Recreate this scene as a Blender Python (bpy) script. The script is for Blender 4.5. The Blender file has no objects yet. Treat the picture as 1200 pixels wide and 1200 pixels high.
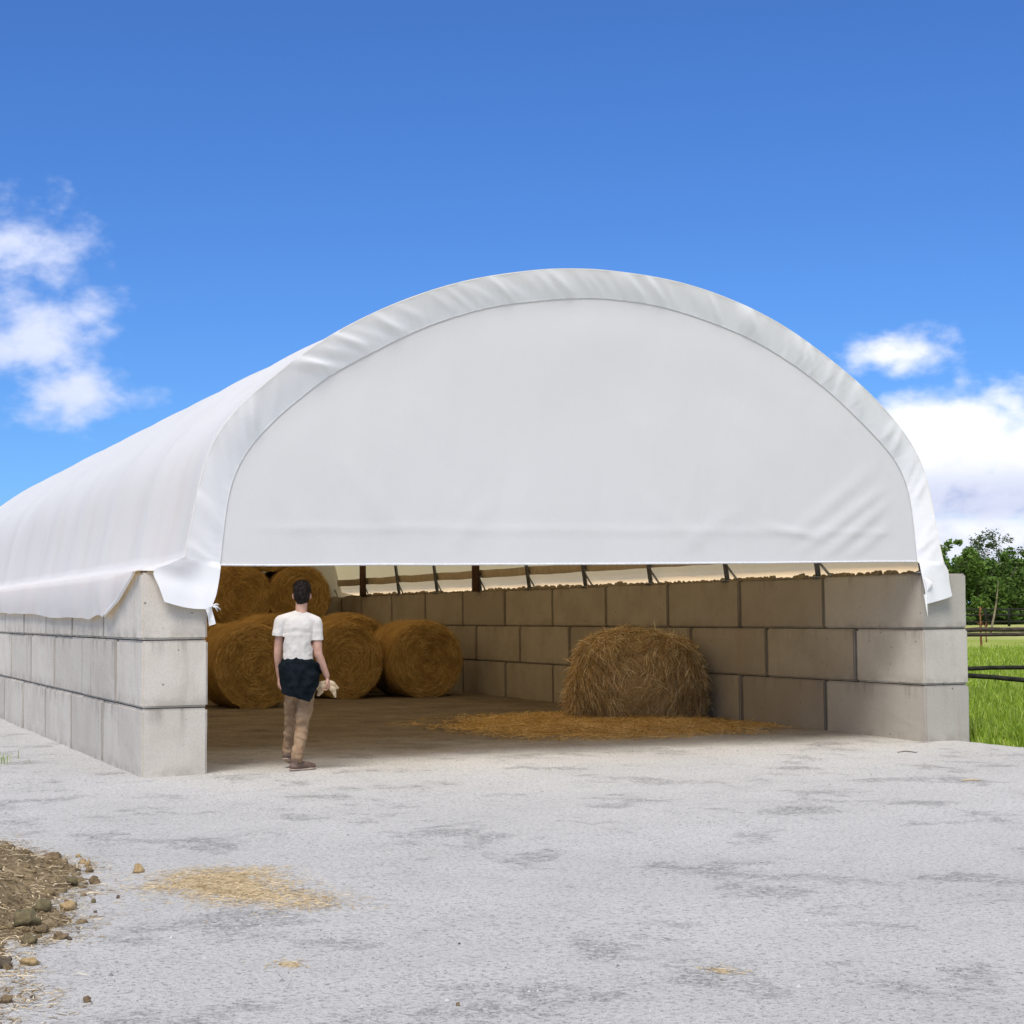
import bpy, bmesh, math, random
from math import sin, cos, pi, radians, sqrt, atan2, exp
from mathutils import Vector, Matrix, noise
random.seed(11)
scene = bpy.context.scene
COL = scene.collection
V = Vector
rnd, uni, gau = random.random, random.uniform, random.gauss

# ------------------------------------------------------------------ helpers
def nz(x, y=0.0, z=0.0, s=1.0):
    return noise.noise(V((x*s, y*s, z*s)))

def fbm(x, y, z, s, o=4):
    a, t = 1.0, 0.0
    for _ in range(o):
        t += a*noise.noise(V((x*s, y*s, z*s))); s *= 2.07; a *= .5
    return t

class MB:
    """collects vertices and faces, then links them as one mesh object"""
    def __init__(s): s.v, s.f = [], []
    def add(s, vs, fs):
        o = len(s.v); s.v.extend([tuple(p) for p in vs]); s.f.extend([tuple(i+o for i in q) for q in fs])
    def grid(s, rows, closed=False):
        o = len(s.v); n = len(rows[0])
        for r in rows: s.v.extend([tuple(p) for p in r])
        for i in range(len(rows)-1):
            for j in range(n if closed else n-1):
                k = (j+1) % n
                s.f.append((o+i*n+j, o+i*n+k, o+(i+1)*n+k, o+(i+1)*n+j))
    def tube(s, pts, rads, seg=8, cap=True):
        pts = [V(p) for p in pts]
        if not hasattr(rads, '__len__'): rads = [rads]*len(pts)
        o = len(s.v); up = V((0, 0, 1)); prev = None
        for i, p in enumerate(pts):
            d = (pts[min(i+1, len(pts)-1)]-pts[max(i-1, 0)]).normalized()
            if prev is None:
                a = d.cross(up)
                if a.length < .1: a = d.cross(V((1, 0, 0)))
            else: a = prev-d*prev.dot(d)
            a.normalize(); b = d.cross(a); prev = a
            for k in range(seg):
                t = 2*pi*k/seg; s.v.append(tuple(p+(a*cos(t)+b*sin(t))*rads[i]))
        for i in range(len(pts)-1):
            for k in range(seg):
                k2 = (k+1) % seg
                s.f.append((o+i*seg+k, o+i*seg+k2, o+(i+1)*seg+k2, o+(i+1)*seg+k))
        if cap:
            s.f.append(tuple(o+k for k in range(seg))[::-1]); e = o+(len(pts)-1)*seg
            s.f.append(tuple(e+k for k in range(seg)))
    def ribbon(s, pts, w, nrm):
        """a straw or a blade: a narrow strip that tapers at its tip"""
        n = len(pts); vs = []
        for i, p in enumerate(pts):
            d = (pts[min(i+1, n-1)]-pts[max(i-1, 0)])
            sd = d.cross(nrm)
            if sd.length < 1e-6: sd = d.cross(V((.3, .9, .2)))
            sd.normalize(); ww = w*(.5 if i < n-1 else .16)
            vs += [p-sd*ww, p+sd*ww]
        s.add(vs, [(2*i, 2*i+1, 2*i+3, 2*i+2) for i in range(n-1)])
    def box(s, lo, hi, bev=0.0):
        bm = bmesh.new(); bmesh.ops.create_cube(bm, size=1)
        for v in bm.verts: v.co = V([lo[i]+(v.co[i]+.5)*(hi[i]-lo[i]) for i in range(3)])
        if bev: bmesh.ops.bevel(bm, geom=bm.edges[:], offset=bev, segments=2, affect='EDGES')
        bm.verts.index_update(); s.add([v.co for v in bm.verts], [[v.index for v in f.verts] for f in bm.faces]); bm.free()
    def obox(s, c, ax, ay, hx, hy, hz, bev=.004):
        """box with its own axes: centre, x axis, y axis, half sizes"""
        ax = V(ax).normalized(); ay = V(ay).normalized(); az = ax.cross(ay); c = V(c)
        m = MB(); m.box((-hx, -hy, -hz), (hx, hy, hz), bev)
        s.add([c+ax*p[0]+ay*p[1]+az*p[2] for p in m.v], m.f)
    def mesh(s, name, mat, smooth=True):
        me = bpy.data.meshes.new(name); me.from_pydata(s.v, [], s.f); me.update()
        if smooth: me.polygons.foreach_set('use_smooth', [True]*len(me.polygons))
        if mat: me.materials.append(mat)
        return me
    def build(s, name, mat, parent=None, smooth=True, loc=None):
        return link(name, s.mesh(name, mat, smooth), parent, loc)

def link(name, me, parent=None, loc=None):
    o = bpy.data.objects.new(name, me); COL.objects.link(o)
    if parent: o.parent = parent
    if loc is not None: o.location = loc
    return o

def tag(o, label=None, cat=None, group=None, kind=None):
    if label: o['label'] = label
    if cat: o['category'] = cat
    if group: o['group'] = group
    if kind: o['kind'] = kind
    return o

def empty(name, loc=(0, 0, 0), rz=0.0):
    o = bpy.data.objects.new(name, None); COL.objects.link(o); o.location = loc; o.rotation_euler = (0, 0, rz)
    o.empty_display_size = .2
    return o

def copy_tree(o, parent=None):
    c = o.copy(); COL.objects.link(c); c.parent = parent
    for ch in [x for x in o.children]: copy_tree(ch, c)
    return c

def catmull(P, n):
    P = [V(p) for p in P]; Q = [P[0]*2-P[1]]+P+[P[-1]*2-P[-2]]; fine = []
    for i in range(1, len(Q)-2):
        for k in range(24):
            t = k/24; a, b, c, d = Q[i-1], Q[i], Q[i+1], Q[i+2]
            fine.append(.5*((2*b)+(c-a)*t+(2*a-5*b+4*c-d)*t*t+(3*b-a-3*c+d)*t**3))
    fine.append(P[-1]); L = [0.0]
    for i in range(1, len(fine)): L.append(L[-1]+(fine[i]-fine[i-1]).length)
    out, j = [], 0
    for k in range(n):
        s = L[-1]*k/(n-1)
        while j < len(L)-2 and L[j+1] < s: j += 1
        t = (s-L[j])/max(1e-9, L[j+1]-L[j]); out.append(fine[j].lerp(fine[j+1], min(1, max(0, t))))
    return out

def sstep(a, b, x):
    t = min(1, max(0, (x-a)/(b-a))); return t*t*(3-2*t)

# ------------------------------------------------------------------ node helpers
class NT:
    def __init__(s, name):
        s.m = bpy.data.materials.new(name); s.m.use_nodes = True; s.t = s.m.node_tree; s.n = s.t.nodes; s.n.clear()
        s.out = s.n.new('ShaderNodeOutputMaterial')
    def node(s, typ, **kw):
        n = s.n.new(typ)
        for k, v in kw.items(): setattr(n, k, v)
        return n
    def ln(s, a, b): s.t.links.new(a, b)
    def put(s, inp, v):
        if isinstance(v, bpy.types.NodeSocket): s.ln(v, inp)
        else: inp.default_value = v
    def coord(s, kind='Object'): return s.node('ShaderNodeTexCoord').outputs[kind]
    def geo(s, out): return s.node('ShaderNodeNewGeometry').outputs[out]
    def mapping(s, vec, scale=(1, 1, 1), rot=(0, 0, 0), loc=(0, 0, 0)):
        m = s.node('ShaderNodeMapping'); s.ln(vec, m.inputs[0]); m.inputs['Scale'].default_value = scale
        m.inputs['Rotation'].default_value = rot; m.inputs['Location'].default_value = loc; return m.outputs[0]
    def noise(s, vec, scale, detail=4, rough=.55, dist=0.0):
        n = s.node('ShaderNodeTexNoise'); s.put(n.inputs['Vector'], vec); n.inputs['Scale'].default_value = scale
        n.inputs['Detail'].default_value = detail; n.inputs['Roughness'].default_value = rough; n.inputs['Distortion'].default_value = dist
        return n.outputs['Fac']
    def voro(s, vec, scale, out='Distance'):
        n = s.node('ShaderNodeTexVoronoi'); s.put(n.inputs['Vector'], vec); n.inputs['Scale'].default_value = scale; return n.outputs[out]
    def ramp(s, fac, stops):
        r = s.node('ShaderNodeValToRGB'); s.ln(fac, r.inputs[0]); e = r.color_ramp.elements
        while len(e) < len(stops): e.new(.5)
        for i, (p, c) in enumerate(stops):
            e[i].position = p; e[i].color = tuple(c)+(1,) if hasattr(c, '__len__') else (c, c, c, 1)
        return r.outputs[0]
    def math(s, op, a, b=0.0, clamp=False):
        n = s.node('ShaderNodeMath', operation=op, use_clamp=clamp); s.put(n.inputs[0], a); s.put(n.inputs[1], b); return n.outputs[0]
    def maprange(s, v, a, b, c=0.0, d=1.0):
        n = s.node('ShaderNodeMapRange', interpolation_type='SMOOTHSTEP'); s.put(n.inputs[0], v)
        for i, x in enumerate((a, b, c, d)): n.inputs[i+1].default_value = x
        return n.outputs[0]
    def mix(s, fac, a, b, blend='MIX'):
        n = s.node('ShaderNodeMix', data_type='RGBA', blend_type=blend)
        s.put(n.inputs[0], fac)
        for i, x in ((6, a), (7, b)):
            s.put(n.inputs[i], x if isinstance(x, bpy.types.NodeSocket) else tuple(x)+(1,))
        return n.outputs[2]
    def bump(s, h, strength=.3, dist=.01, prev=None):
        b = s.node('ShaderNodeBump'); s.put(b.inputs['Height'], h); b.inputs['Strength'].default_value = strength
        b.inputs['Distance'].default_value = dist
        if prev is not None: s.ln(prev, b.inputs['Normal'])
        return b.outputs[0]
    def bsdf(s, color, rough=.8, normal=None, spec=.3, metal=0.0, sheen=0.0):
        p = s.node('ShaderNodeBsdfPrincipled')
        s.put(p.inputs['Base Color'], color if isinstance(color, bpy.types.NodeSocket) else tuple(color)+(1,))
        s.put(p.inputs['Roughness'], rough); p.inputs['Specular IOR Level'].default_value = spec; p.inputs['Metallic'].default_value = metal
        if sheen: p.inputs['Sheen Weight'].default_value = sheen
        if normal is not None: s.ln(normal, p.inputs['Normal'])
        return p.outputs[0]
    def thin(s, color, tcolor, fac, normal=None):
        """a thin sheet: light scatters off it and through it"""
        d = s.node('ShaderNodeBsdfDiffuse'); t = s.node('ShaderNodeBsdfTranslucent'); m = s.node('ShaderNodeMixShader')
        for n, c in ((d, color), (t, tcolor)):
            s.put(n.inputs['Color'], c if isinstance(c, bpy.types.NodeSocket) else tuple(c)+(1,))
            if normal is not None: s.ln(normal, n.inputs['Normal'])
        m.inputs[0].default_value = fac; s.ln(d.outputs[0], m.inputs[1]); s.ln(t.outputs[0], m.inputs[2]); return m.outputs[0]
    def done(s, sh): s.ln(sh, s.out.inputs[0]); return s.m

# ------------------------------------------------------------------ materials
def mat_concrete(name='concrete', k=(1, 1, 1)):
    t = NT(name); c = t.coord(); w = t.geo('Position')
    r = t.node('ShaderNodeObjectInfo').outputs['Random']
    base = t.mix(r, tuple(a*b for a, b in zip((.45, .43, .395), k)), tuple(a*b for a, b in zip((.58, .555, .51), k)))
    cloudy = t.maprange(t.noise(w, 1.7, 5, .6), .38, .68)
    base = t.mix(t.math('MULTIPLY', cloudy, .5), base, tuple(a*b for a, b in zip((.40, .37, .325), k)))
    streak = t.maprange(t.noise(t.mapping(w, (2.2, 2.2, .3)), 2.0, 4, .6), .55, .78)
    base = t.mix(t.math('MULTIPLY', streak, .30), base, (.27, .235, .19))
    rust = t.maprange(t.noise(t.mapping(w, (3.1, 3.1, .3), loc=(3, 1, 0)), 1.3, 3), .62, .74)
    base = t.mix(t.math('MULTIPLY', rust, .45), base, (.36, .27, .19))
    fine = t.noise(w, 55, 4, .7)
    base = t.mix(t.maprange(fine, .3, .75, .0, .22), base, (.2, .19, .17))
    pits = t.maprange(t.voro(t.mapping(w, (1, 1, 1)), 9), .05, .13, 1, 0)
    gate = t.maprange(t.noise(w, 2.3, 2), .46, .56)
    pits = t.math('MULTIPLY', pits, gate)
    base = t.mix(t.math('MULTIPLY', pits, .75), base, (.09, .085, .075))
    oc = t.node('ShaderNodeSeparateXYZ'); t.ln(c, oc.inputs[0])
    seep = t.math('MULTIPLY', t.maprange(oc.outputs[2], .10, .30), t.maprange(t.noise(t.mapping(w, (3.5, 3.5, .25), loc=(7, 2, 0)), 1.6, 4, .65), .48, .68))
    base = t.mix(t.math('MULTIPLY', seep, .5), base, (.20, .18, .15))
    foot = t.math('MULTIPLY', t.maprange(oc.outputs[2], -.30, -.16, 1, 0), t.maprange(t.noise(w, 4, 5, .65), .40, .62))
    base = t.mix(t.math('MULTIPLY', foot, .5), base, (.25, .225, .19))
    gc = t.node('ShaderNodeSeparateXYZ'); t.ln(t.coord('Generated'), gc.inputs[0]); gn = t.node('ShaderNodeSeparateXYZ'); t.ln(t.geo('Normal'), gn.inputs[0]); gw = t.node('ShaderNodeSeparateXYZ'); t.ln(w, gw.inputs[0])
    gd = t.math('ABSOLUTE', t.math('SUBTRACT', gc.outputs[1], .5)); grime = t.math('MULTIPLY', t.maprange(gd, .473, .486), t.math('MULTIPLY', t.maprange(t.math('ABSOLUTE', gn.outputs[0]), .4, .6), t.maprange(gw.outputs[1], .10, .2)))
    base = t.mix(t.math('MULTIPLY', grime, .7), base, (.085, .078, .066))
    h = t.math('SUBTRACT', t.math('MULTIPLY', fine, .35), t.math('MULTIPLY', pits, 1.0))
    n = t.bump(h, .5, .006); n = t.bump(t.noise(w, 5, 4), .25, .012, n)
    return t.done(t.bsdf(base, .9, n, .2))

def mat_tarp(name, fac, col=(.80, .81, .82), tcol=(.92, .66, .34)):
    t = NT(name); w = t.geo('Position')
    dirt = t.maprange(t.noise(t.mapping(w, (1.4, 1.4, .5)), 1.1, 5, .6), .45, .75)
    c = t.mix(t.math('MULTIPLY', dirt, .22), col, (.70, .70, .69))
    n = t.bump(t.noise(t.mapping(w, (1, 1, .4)), 2.2, 3, .5), .22, .05)
    n = t.bump(t.noise(w, 9, 3, .5), .10, .02, n)
    return t.done(t.thin(c, tcol, fac, n))

def yard_colour(t, w):
    patch = t.noise(w, .45, 5, .6)
    base = t.ramp(patch, [(.3, (.59, .575, .535)), (.5, (.635, .618, .577)), (.7, (.675, .658, .617))])
    mid = t.noise(w, 3.2, 6, .72)
    base = t.mix(t.maprange(mid, .48, .70, 0, .17), base, (.30, .293, .278))
    fine = t.noise(w, 34, 5, .78)
    base = t.mix(t.maprange(fine, .50, .66, 0, .78), base, (.20, .195, .184))
    base = t.mix(t.maprange(fine, .28, .43, .5, 0), base, (.66, .655, .64))
    grit = t.noise(w, 120, 3, .7)
    base = t.mix(t.maprange(grit, .53, .67, 0, .55), base, (.17, .165, .155))
    gate = t.maprange(t.noise(t.mapping(w, (1, .9, 1), loc=(4, 1, 0)), 1.1, 5, .72), .52, .66)
    rough = t.math('MULTIPLY', gate, t.maprange(t.noise(w, 19, 5, .8), .47, .58))
    base = t.mix(t.math('MULTIPLY', rough, .10), base, (.17, .166, .156))
    h = t.math('ADD', t.math('MULTIPLY', fine, .8), t.math('ADD', t.math('MULTIPLY', mid, 1.2), t.math('MULTIPLY', rough, -.6)))
    return base, h

def dirt_colour(t, w):
    base = t.ramp(t.noise(w, 1.3, 6, .68), [(.3, (.155, .125, .09)), (.5, (.225, .185, .135)), (.72, (.30, .25, .185))])
    fine = t.noise(w, 26, 5, .78)
    base = t.mix(t.maprange(fine, .45, .66, 0, .6), base, (.10, .08, .058))
    base = t.mix(t.maprange(fine, .30, .42, .45, 0), base, (.38, .31, .21))
    return base, fine

def barn_mask(t, w):
    """how far the trodden earth reaches: patchy from the mouth inwards"""
    sp = t.node('ShaderNodeSeparateXYZ'); t.ln(w, sp.inputs[0])
    e = t.math('ADD', sp.outputs[1], t.math('ADD', t.math('MULTIPLY', t.math('SUBTRACT', t.noise(w, .7, 5, .65), .5), 4.0), t.math('MULTIPLY', t.math('SUBTRACT', t.noise(w, 5, 4, .7), .5), 1.6)))
    inx = t.math('MULTIPLY', t.maprange(sp.outputs[0], .3, .62), t.maprange(sp.outputs[0], 8.6, 8.9, 1, 0))
    return t.math('MULTIPLY', t.maprange(e, -.3, 4.2), inx)

def mat_ground(name):
    t = NT(name); w = t.geo('Position'); a, h = yard_colour(t, w); b, f = dirt_colour(t, w)
    n = t.bump(h, .85, .035); n = t.bump(t.noise(w, 110, 3, .7), .5, .008, n)
    return t.done(t.bsdf(t.mix(barn_mask(t, w), a, b), .95, n, .12))
def mat_yard(): return mat_ground('pale_gravel')
def mat_dirt(): return mat_ground('barn_earth')

def mat_straw(name, a, b, c, tr=.15):
    t = NT(name); r = t.geo('Random Per Island'); w = t.geo('Position')
    col = t.ramp(r, [(.0, a), (.5, b), (1.0, c)])
    col = t.mix(t.maprange(t.noise(w, 3.5, 4), .45, .7, 0, .55), col, a)
    return t.done(t.thin(col, col, tr))

def mat_haycore(name, a, b):
    t = NT(name); w = t.coord(); n1 = t.noise(t.mapping(w, (1, 1, 1)), 24, 6, .75); n2 = t.noise(w, 4, 4)
    col = t.mix(t.maprange(n1, .35, .65), a, b); col = t.mix(t.maprange(n2, .42, .68, 0, .5), col, tuple(x*.62 for x in a))
    return t.done(t.bsdf(col, .95, t.bump(n1, .9, .03), .1))

def mat_bale():
    """wound hay: fine rings about the bale's own axis (object y)"""
    t = NT('wound_hay'); o = t.coord(); sp = t.node('ShaderNodeSeparateXYZ'); t.ln(o, sp.inputs[0])
    r = t.math('SQRT', t.math('ADD', t.math('MULTIPLY', sp.outputs[0], sp.outputs[0]), t.math('MULTIPLY', sp.outputs[2], sp.outputs[2])))
    ang = t.math('ARCTAN2', sp.outputs[2], sp.outputs[0])
    cv = t.node('ShaderNodeCombineXYZ')
    t.ln(t.math('ADD', t.math('MULTIPLY', r, 34.0), t.math('MULTIPLY', ang, .159*3)), cv.inputs[0]); t.ln(t.math('MULTIPLY', ang, 2.2), cv.inputs[1]); t.ln(t.math('MULTIPLY', sp.outputs[1], 30), cv.inputs[2])
    ring = t.noise(cv.outputs[0], 1.0, 4, .6); fib = t.noise(o, 40, 5, .75)
    rr = t.node('ShaderNodeObjectInfo').outputs['Random']
    a = t.mix(rr, (.36, .225, .075), (.44, .28, .10)); b = t.mix(rr, (.68, .45, .165), (.76, .52, .21))
    col = t.mix(t.maprange(t.math('ADD', t.math('MULTIPLY', ring, .55), t.math('MULTIPLY', fib, .45)), .40, .60), a, b); col = t.mix(t.maprange(fib, .42, .68, 0, .6), col, (.34, .21, .07))
    n = t.bump(t.math('ADD', t.math('MULTIPLY', ring, 1.3), fib), .9, .035)
    return t.done(t.bsdf(col, .95, n, .1))

def mat_leaf(name, a, b, c, tr=.3):
    t = NT(name); r = t.geo('Random Per Island'); w = t.geo('Position')
    col = t.ramp(r, [(.0, a), (.55, b), (1.0, c)])
    return t.done(t.thin(col, t.mix(.5, col, (.12, .17, .03)), tr))

def mat_plain(name, a, b, scale=8, rough=.8, metal=0.0, stretch=(1, 1, 1), spec=.3, bump=.3, bd=.01):
    t = NT(name); w = t.coord(); n1 = t.noise(t.mapping(w, stretch), scale, 5, .65)
    return t.done(t.bsdf(t.mix(t.maprange(n1, .35, .68), a, b), rough, t.bump(n1, bump, bd), spec, metal))

def mat_field():
    t = NT('meadow'); w = t.geo('Position')
    c = t.ramp(t.noise(w, .12, 6, .65), [(.3, (.20, .27, .04)), (.5, (.30, .36, .06)), (.7, (.40, .42, .11))])
    big = t.maprange(t.noise(t.mapping(w, (1, 1, 1), rot=(0, 0, .4)), .028, 3, .5), .42, .6)
    c = t.mix(t.math('MULTIPLY', big, .8), c, (.56, .53, .22))
    f = t.noise(w, 9, 5, .75)
    c = t.mix(t.maprange(f, .42, .7, 0, .45), c, (.12, .17, .03))
    return t.done(t.bsdf(c, .95, t.bump(f, .8, .08), .1))

M = dict(
    concrete=mat_concrete(k=(1.17, 1.13, 1.07)), concrete_lit=mat_concrete('lit_concrete', (1.02, 1.0, .95)), concrete_shade=mat_concrete('shade_tinted_concrete', (.76, .71, .625)), roof=mat_tarp('roof_fabric', .43, (.90, .95, .985)), eave=mat_tarp('eave_fabric', .93, (.80, .78, .72), (1.0, .76, .44)), gable=mat_tarp('gable_fabric', .12, (.70, .712, .722)),  # right and rear wall tint carries the interior shade, front blocks a lit copy
    flap=mat_tarp('flap_fabric', .10, (.93, .94, .95)), yard=mat_yard(), dirt=mat_dirt(), field=mat_field(), bale=mat_bale(),
    baleside=mat_straw('bale_straw', (.36, .22, .07), (.68, .45, .15), (.90, .68, .32), .3),
    heapstraw=mat_straw('heap_straw', (.30, .19, .08), (.76, .56, .29), (1.0, .88, .60), .32),
    heapcore=mat_haycore('heap_core', (.42, .28, .13), (.62, .44, .22)),
    spread=mat_straw('spread_straw', (.46, .29, .10), (.76, .53, .21), (.94, .74, .40), .3),
    spreadcore=mat_haycore('spread_core', (.42, .27, .11), (.62, .42, .18)),
    chaff=mat_straw('pale_straw', (.46, .34, .18), (.62, .48, .28), (.76, .62, .40), .1),
    chaffcore=mat_haycore('chaff_core', (.46, .36, .21), (.64, .52, .33)),
    mulch=mat_haycore('mulch_core', (.17, .125, .07), (.36, .275, .16)),
    mulchstraw=mat_straw('mulch_straw', (.16, .115, .06), (.40, .30, .17), (.80, .68, .47), .05),
    stone_brown=mat_plain('brown_stone', (.13, .09, .05), (.24, .175, .10), 30, .95, bump=.7),
    stone_tan=mat_plain('tan_stone', (.30, .21, .10), (.47, .35, .19), 30, .95, bump=.7),
    stone_olive=mat_plain('olive_stone', (.12, .10, .055), (.20, .165, .085), 24, .95, bump=.7),
    stone_dark=mat_plain('dark_stone', (.07, .055, .04), (.14, .11, .075), 30, .95, bump=.7),
    pebble=mat_plain('pebble', (.20, .19, .175), (.58, .565, .54), 3, .95),
    steel=mat_plain('galvanised_steel', (.20, .215, .23), (.33, .345, .36), 14, .5, .6),
    wood_red=mat_plain('red_brown_timber', (.07, .035, .022), (.15, .08, .05), 8, .8, stretch=(6, 6, .6)),
    band=mat_plain('canvas_band', (.46, .39, .27), (.56, .48, .34), 6, .9),
    lump=mat_plain('earth_lump', (.22, .175, .11), (.36, .29, .19), 18, .95, bump=.8, bd=.02),
    rail=mat_plain('dark_fence_timber', (.035, .026, .02), (.10, .075, .055), 10, .85, stretch=(1, 1, 5)),
    railblack=mat_plain('black_fence_timber', (.008, .010, .006), (.03, .03, .018), 10, .85),
    rust=mat_plain('rusty_wood', (.13, .055, .025), (.34, .16, .06), 9, .9),
    bark=mat_plain('bark', (.07, .055, .04), (.16, .13, .095), 6, .95, stretch=(3, 3, .6)),
    palebark=mat_plain('pale_bark', (.20, .16, .10), (.32, .26, .17), 4, .95),
    leafdark=mat_leaf('dark_leaf', (.05, .09, .022), (.09, .155, .034), (.155, .245, .065)),
    leafmid=mat_leaf('mid_leaf', (.07, .125, .025), (.13, .215, .045), (.20, .31, .08)),
    leafdry=mat_leaf('sparse_leaf', (.04, .06, .022), (.075, .105, .035), (.11, .15, .055), .2),
    grass=mat_leaf('grass_blade', (.20, .32, .028), (.38, .53, .06), (.62, .70, .20), .45),
    skin=mat_plain('skin', (.44, .245, .175), (.54, .32, .24), 14, .55, spec=.35, bump=.1),
    hair=mat_plain('dark_hair', (.012, .009, .008), (.035, .026, .022), 60, .9, spec=.1, stretch=(1, 1, .25), bump=.8, bd=.01),
    shirt=mat_plain('white_cotton', (.58, .545, .50), (.65, .615, .57), 9, .9, bump=.25, bd=.02),
    jacket=mat_plain('black_cloth', (.004, .007, .009), (.011, .015, .019), 8, .95, spec=.06, bump=.35, bd=.02),
    trousers=mat_plain('tan_twill', (.235, .150, .086), (.34, .232, .14), 7, .9, bump=.5, bd=.02),
    shoe=mat_plain('brown_shoe', (.10, .065, .05), (.20, .135, .105), 14, .8),
    sole=mat_plain('pale_sole', (.32, .24, .19), (.42, .33, .27), 14, .85),
    cloth=mat_plain('beige_cloth', (.42, .31, .19), (.58, .46, .31), 10, .9, bump=.5, bd=.02),
    rope=mat_plain('white_rope', (.62, .62, .62), (.76, .76, .76), 40, .9),
)

# ------------------------------------------------------------------ measures (metres; x along the front, y into the barn)
W, T, H, L = 9.216, .605, .62, 1.967
NB = 11
YEND = NB*L

def yard_z(x, y):
    return .010*nz(x, y, .3, .55)+.007*nz(x, y, 4.1, 2.1)+.004*nz(x, y, 9.0, 6.0)

# ------------------------------------------------------------------ ground
def ground_grid(name, x0, x1, y0, y1, d, mat, zf, kind='structure', edge=None):
    nx, ny = int((x1-x0)/d)+1, int((y1-y0)/d)+1
    rows = []
    for j in range(ny+1):
        y = y0+(y1-y0)*j/ny; r = []
        for i in range(nx+1):
            x = x0+(x1-x0)*i/nx
            if edge: x, yy = edge(x, y, i/nx)
            else: yy = y
            r.append((x, yy, zf(x, yy)))
        rows.append(r)
    m = MB(); m.grid(rows); o = m.build(name, mat); o['kind'] = kind; return o

def field_z(x, y): return -.05
m = MB(); m.grid([[(-2500+5000*i/8, -2500+5000*j/8, -.06) for i in range(9)] for j in range(9)])
m.build('field', M['field'])['kind'] = 'structure'

def yard_edge(x, y, f):
    if f > .999: x += .22*nz(y, 3.3, 0, .9)+.10*nz(y, 7.7, 0, 3.1)-.02
    return x, y
def yz2(x, y):
    z = yard_z(x, y)
    return z-.055*sstep(9.0, 9.3, x)-.05*sstep(-13, -14, x)
ground_grid('gravel_yard', -14, 9.27, -26, 25, .13, M['yard'], yz2, edge=yard_edge)
ground_grid('barn_floor', T-.1, W-T+.1, 1.15, YEND-.3, .14, M['dirt'], lambda x, y: yard_z(x, y)-.014+.022*sstep(1.15, 2.2, y)+.009*sstep(2, 4, y)+.012*sstep(1.5, 4, y)*nz(x, y, 2, 1.6))

# tiny crumbs of gravel lying on the yard
m = MB()
base = [(1, 0, 0), (-.4, .8, 0), (-.5, -.8, 0), (.1, .1, .8)]
for _ in range(15000):
    y = -12.5+13*rnd()**1.25; x = uni(-6.5, 9.0) if y > -8 else uni(-4.5, 5)
    if fbm(x, y, 5, .55, 3) < -.25+.55*rnd(): continue
    s = uni(.003, .0085)*(1.9 if rnd() < .06 else 1); a = uni(0, 6.28); z = yard_z(x, y)
    ca, sa = cos(a)*s, sin(a)*s
    m.add([(x+p[0]*ca-p[1]*sa, y+p[0]*sa+p[1]*ca, z+p[2]*s-.0005) for p in base], [(0, 1, 3), (1, 2, 3), (2, 0, 3)])
o = m.build('gravel_crumbs', M['pebble'], smooth=False); tag(o, kind='stuff', label='loose gravel crumbs strewn over the pale yard', cat='gravel')

# ------------------------------------------------------------------ walls of stacked concrete blocks
block_cache = {}
def block_mesh(lx, ly, lz, mat='concrete'):
    k = (round(lx, 3), round(ly, 3), round(lz, 3), mat)
    if k not in block_cache:
        bm = bmesh.new(); bmesh.ops.create_cube(bm, size=1)
        for v in bm.verts: v.co = V((v.co.x*lx, v.co.y*ly, v.co.z*lz))
        bmesh.ops.bevel(bm, geom=bm.edges[:], offset=.019, segments=2, affect='EDGES')
        bmesh.ops.subdivide_edges(bm, edges=[e for e in bm.edges if e.calc_length() > .4], cuts=9, use_grid_fill=True)
        for v in bm.verts:
            p = v.co*1.0; q = V((p.x+lx*3, p.y, p.z)); e = .003
            v.co += V((e*nz(q.x, q.y, q.z, 3)+.002*nz(q.x, q.y, q.z, 14), e*nz(q.x, q.y+9, q.z, 3), .0015*nz(q.x, q.y, q.z+5, 5)))
        me = bpy.data.meshes.new('concrete_block'); bm.to_mesh(me); bm.free()
        me.materials.append(M[mat]); me.polygons.foreach_set('use_smooth', [False]*len(me.polygons))
        block_cache[k] = me
    return block_cache[k]

def wall_side(root, x0, first, mat):
    for c in (1, 2):
        m = MB(); m.box((x0+.045, .045, c*H-.020), (x0+T-.045, YEND-.05, c*H+.004)); m.build('joint_shade_strip', M['stone_dark'], root)  # added dark strips stand in for joint shade and close the see-through gaps
    for c in range(3):
        y, i = 0.0, 0
        while y < YEND-.05:
            ln = L*first if (c == 1 and i == 0) else L
            ln = min(ln, YEND-y)
            z0 = c*H-(.04 if c == 0 else 0); z1 = (c+1)*H-.009
            g = .020
            o = link('concrete_block', block_mesh(T, ln-g, z1-z0, 'concrete_lit' if i == 0 and mat == 'concrete_shade' else mat), root)  # right wall: lit copy on the end blocks, shade-darkened tint further in
            o.location = (x0+T/2+uni(-.006, .006), y+ln/2+(0 if i else g/2), (z0+z1)/2)
            o.rotation_euler = (0, 0, uni(-.003, .003))
            y += ln; i += 1
lw = empty('block_wall'); tag(lw, 'pale concrete block wall on the left, its white cover draped over the top course', 'wall', 'concrete block walls of the barn')
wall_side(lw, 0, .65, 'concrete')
rw = empty('block_wall'); tag(rw, 'shaded concrete block wall on the right, behind the loose hay heap', 'wall', 'concrete block walls of the barn')
wall_side(rw, W-T, .67, 'concrete_shade')
bw = empty('block_wall'); tag(bw, 'dark concrete block wall closing the far end behind the stacked bales', 'wall', 'concrete block walls of the barn')
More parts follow.
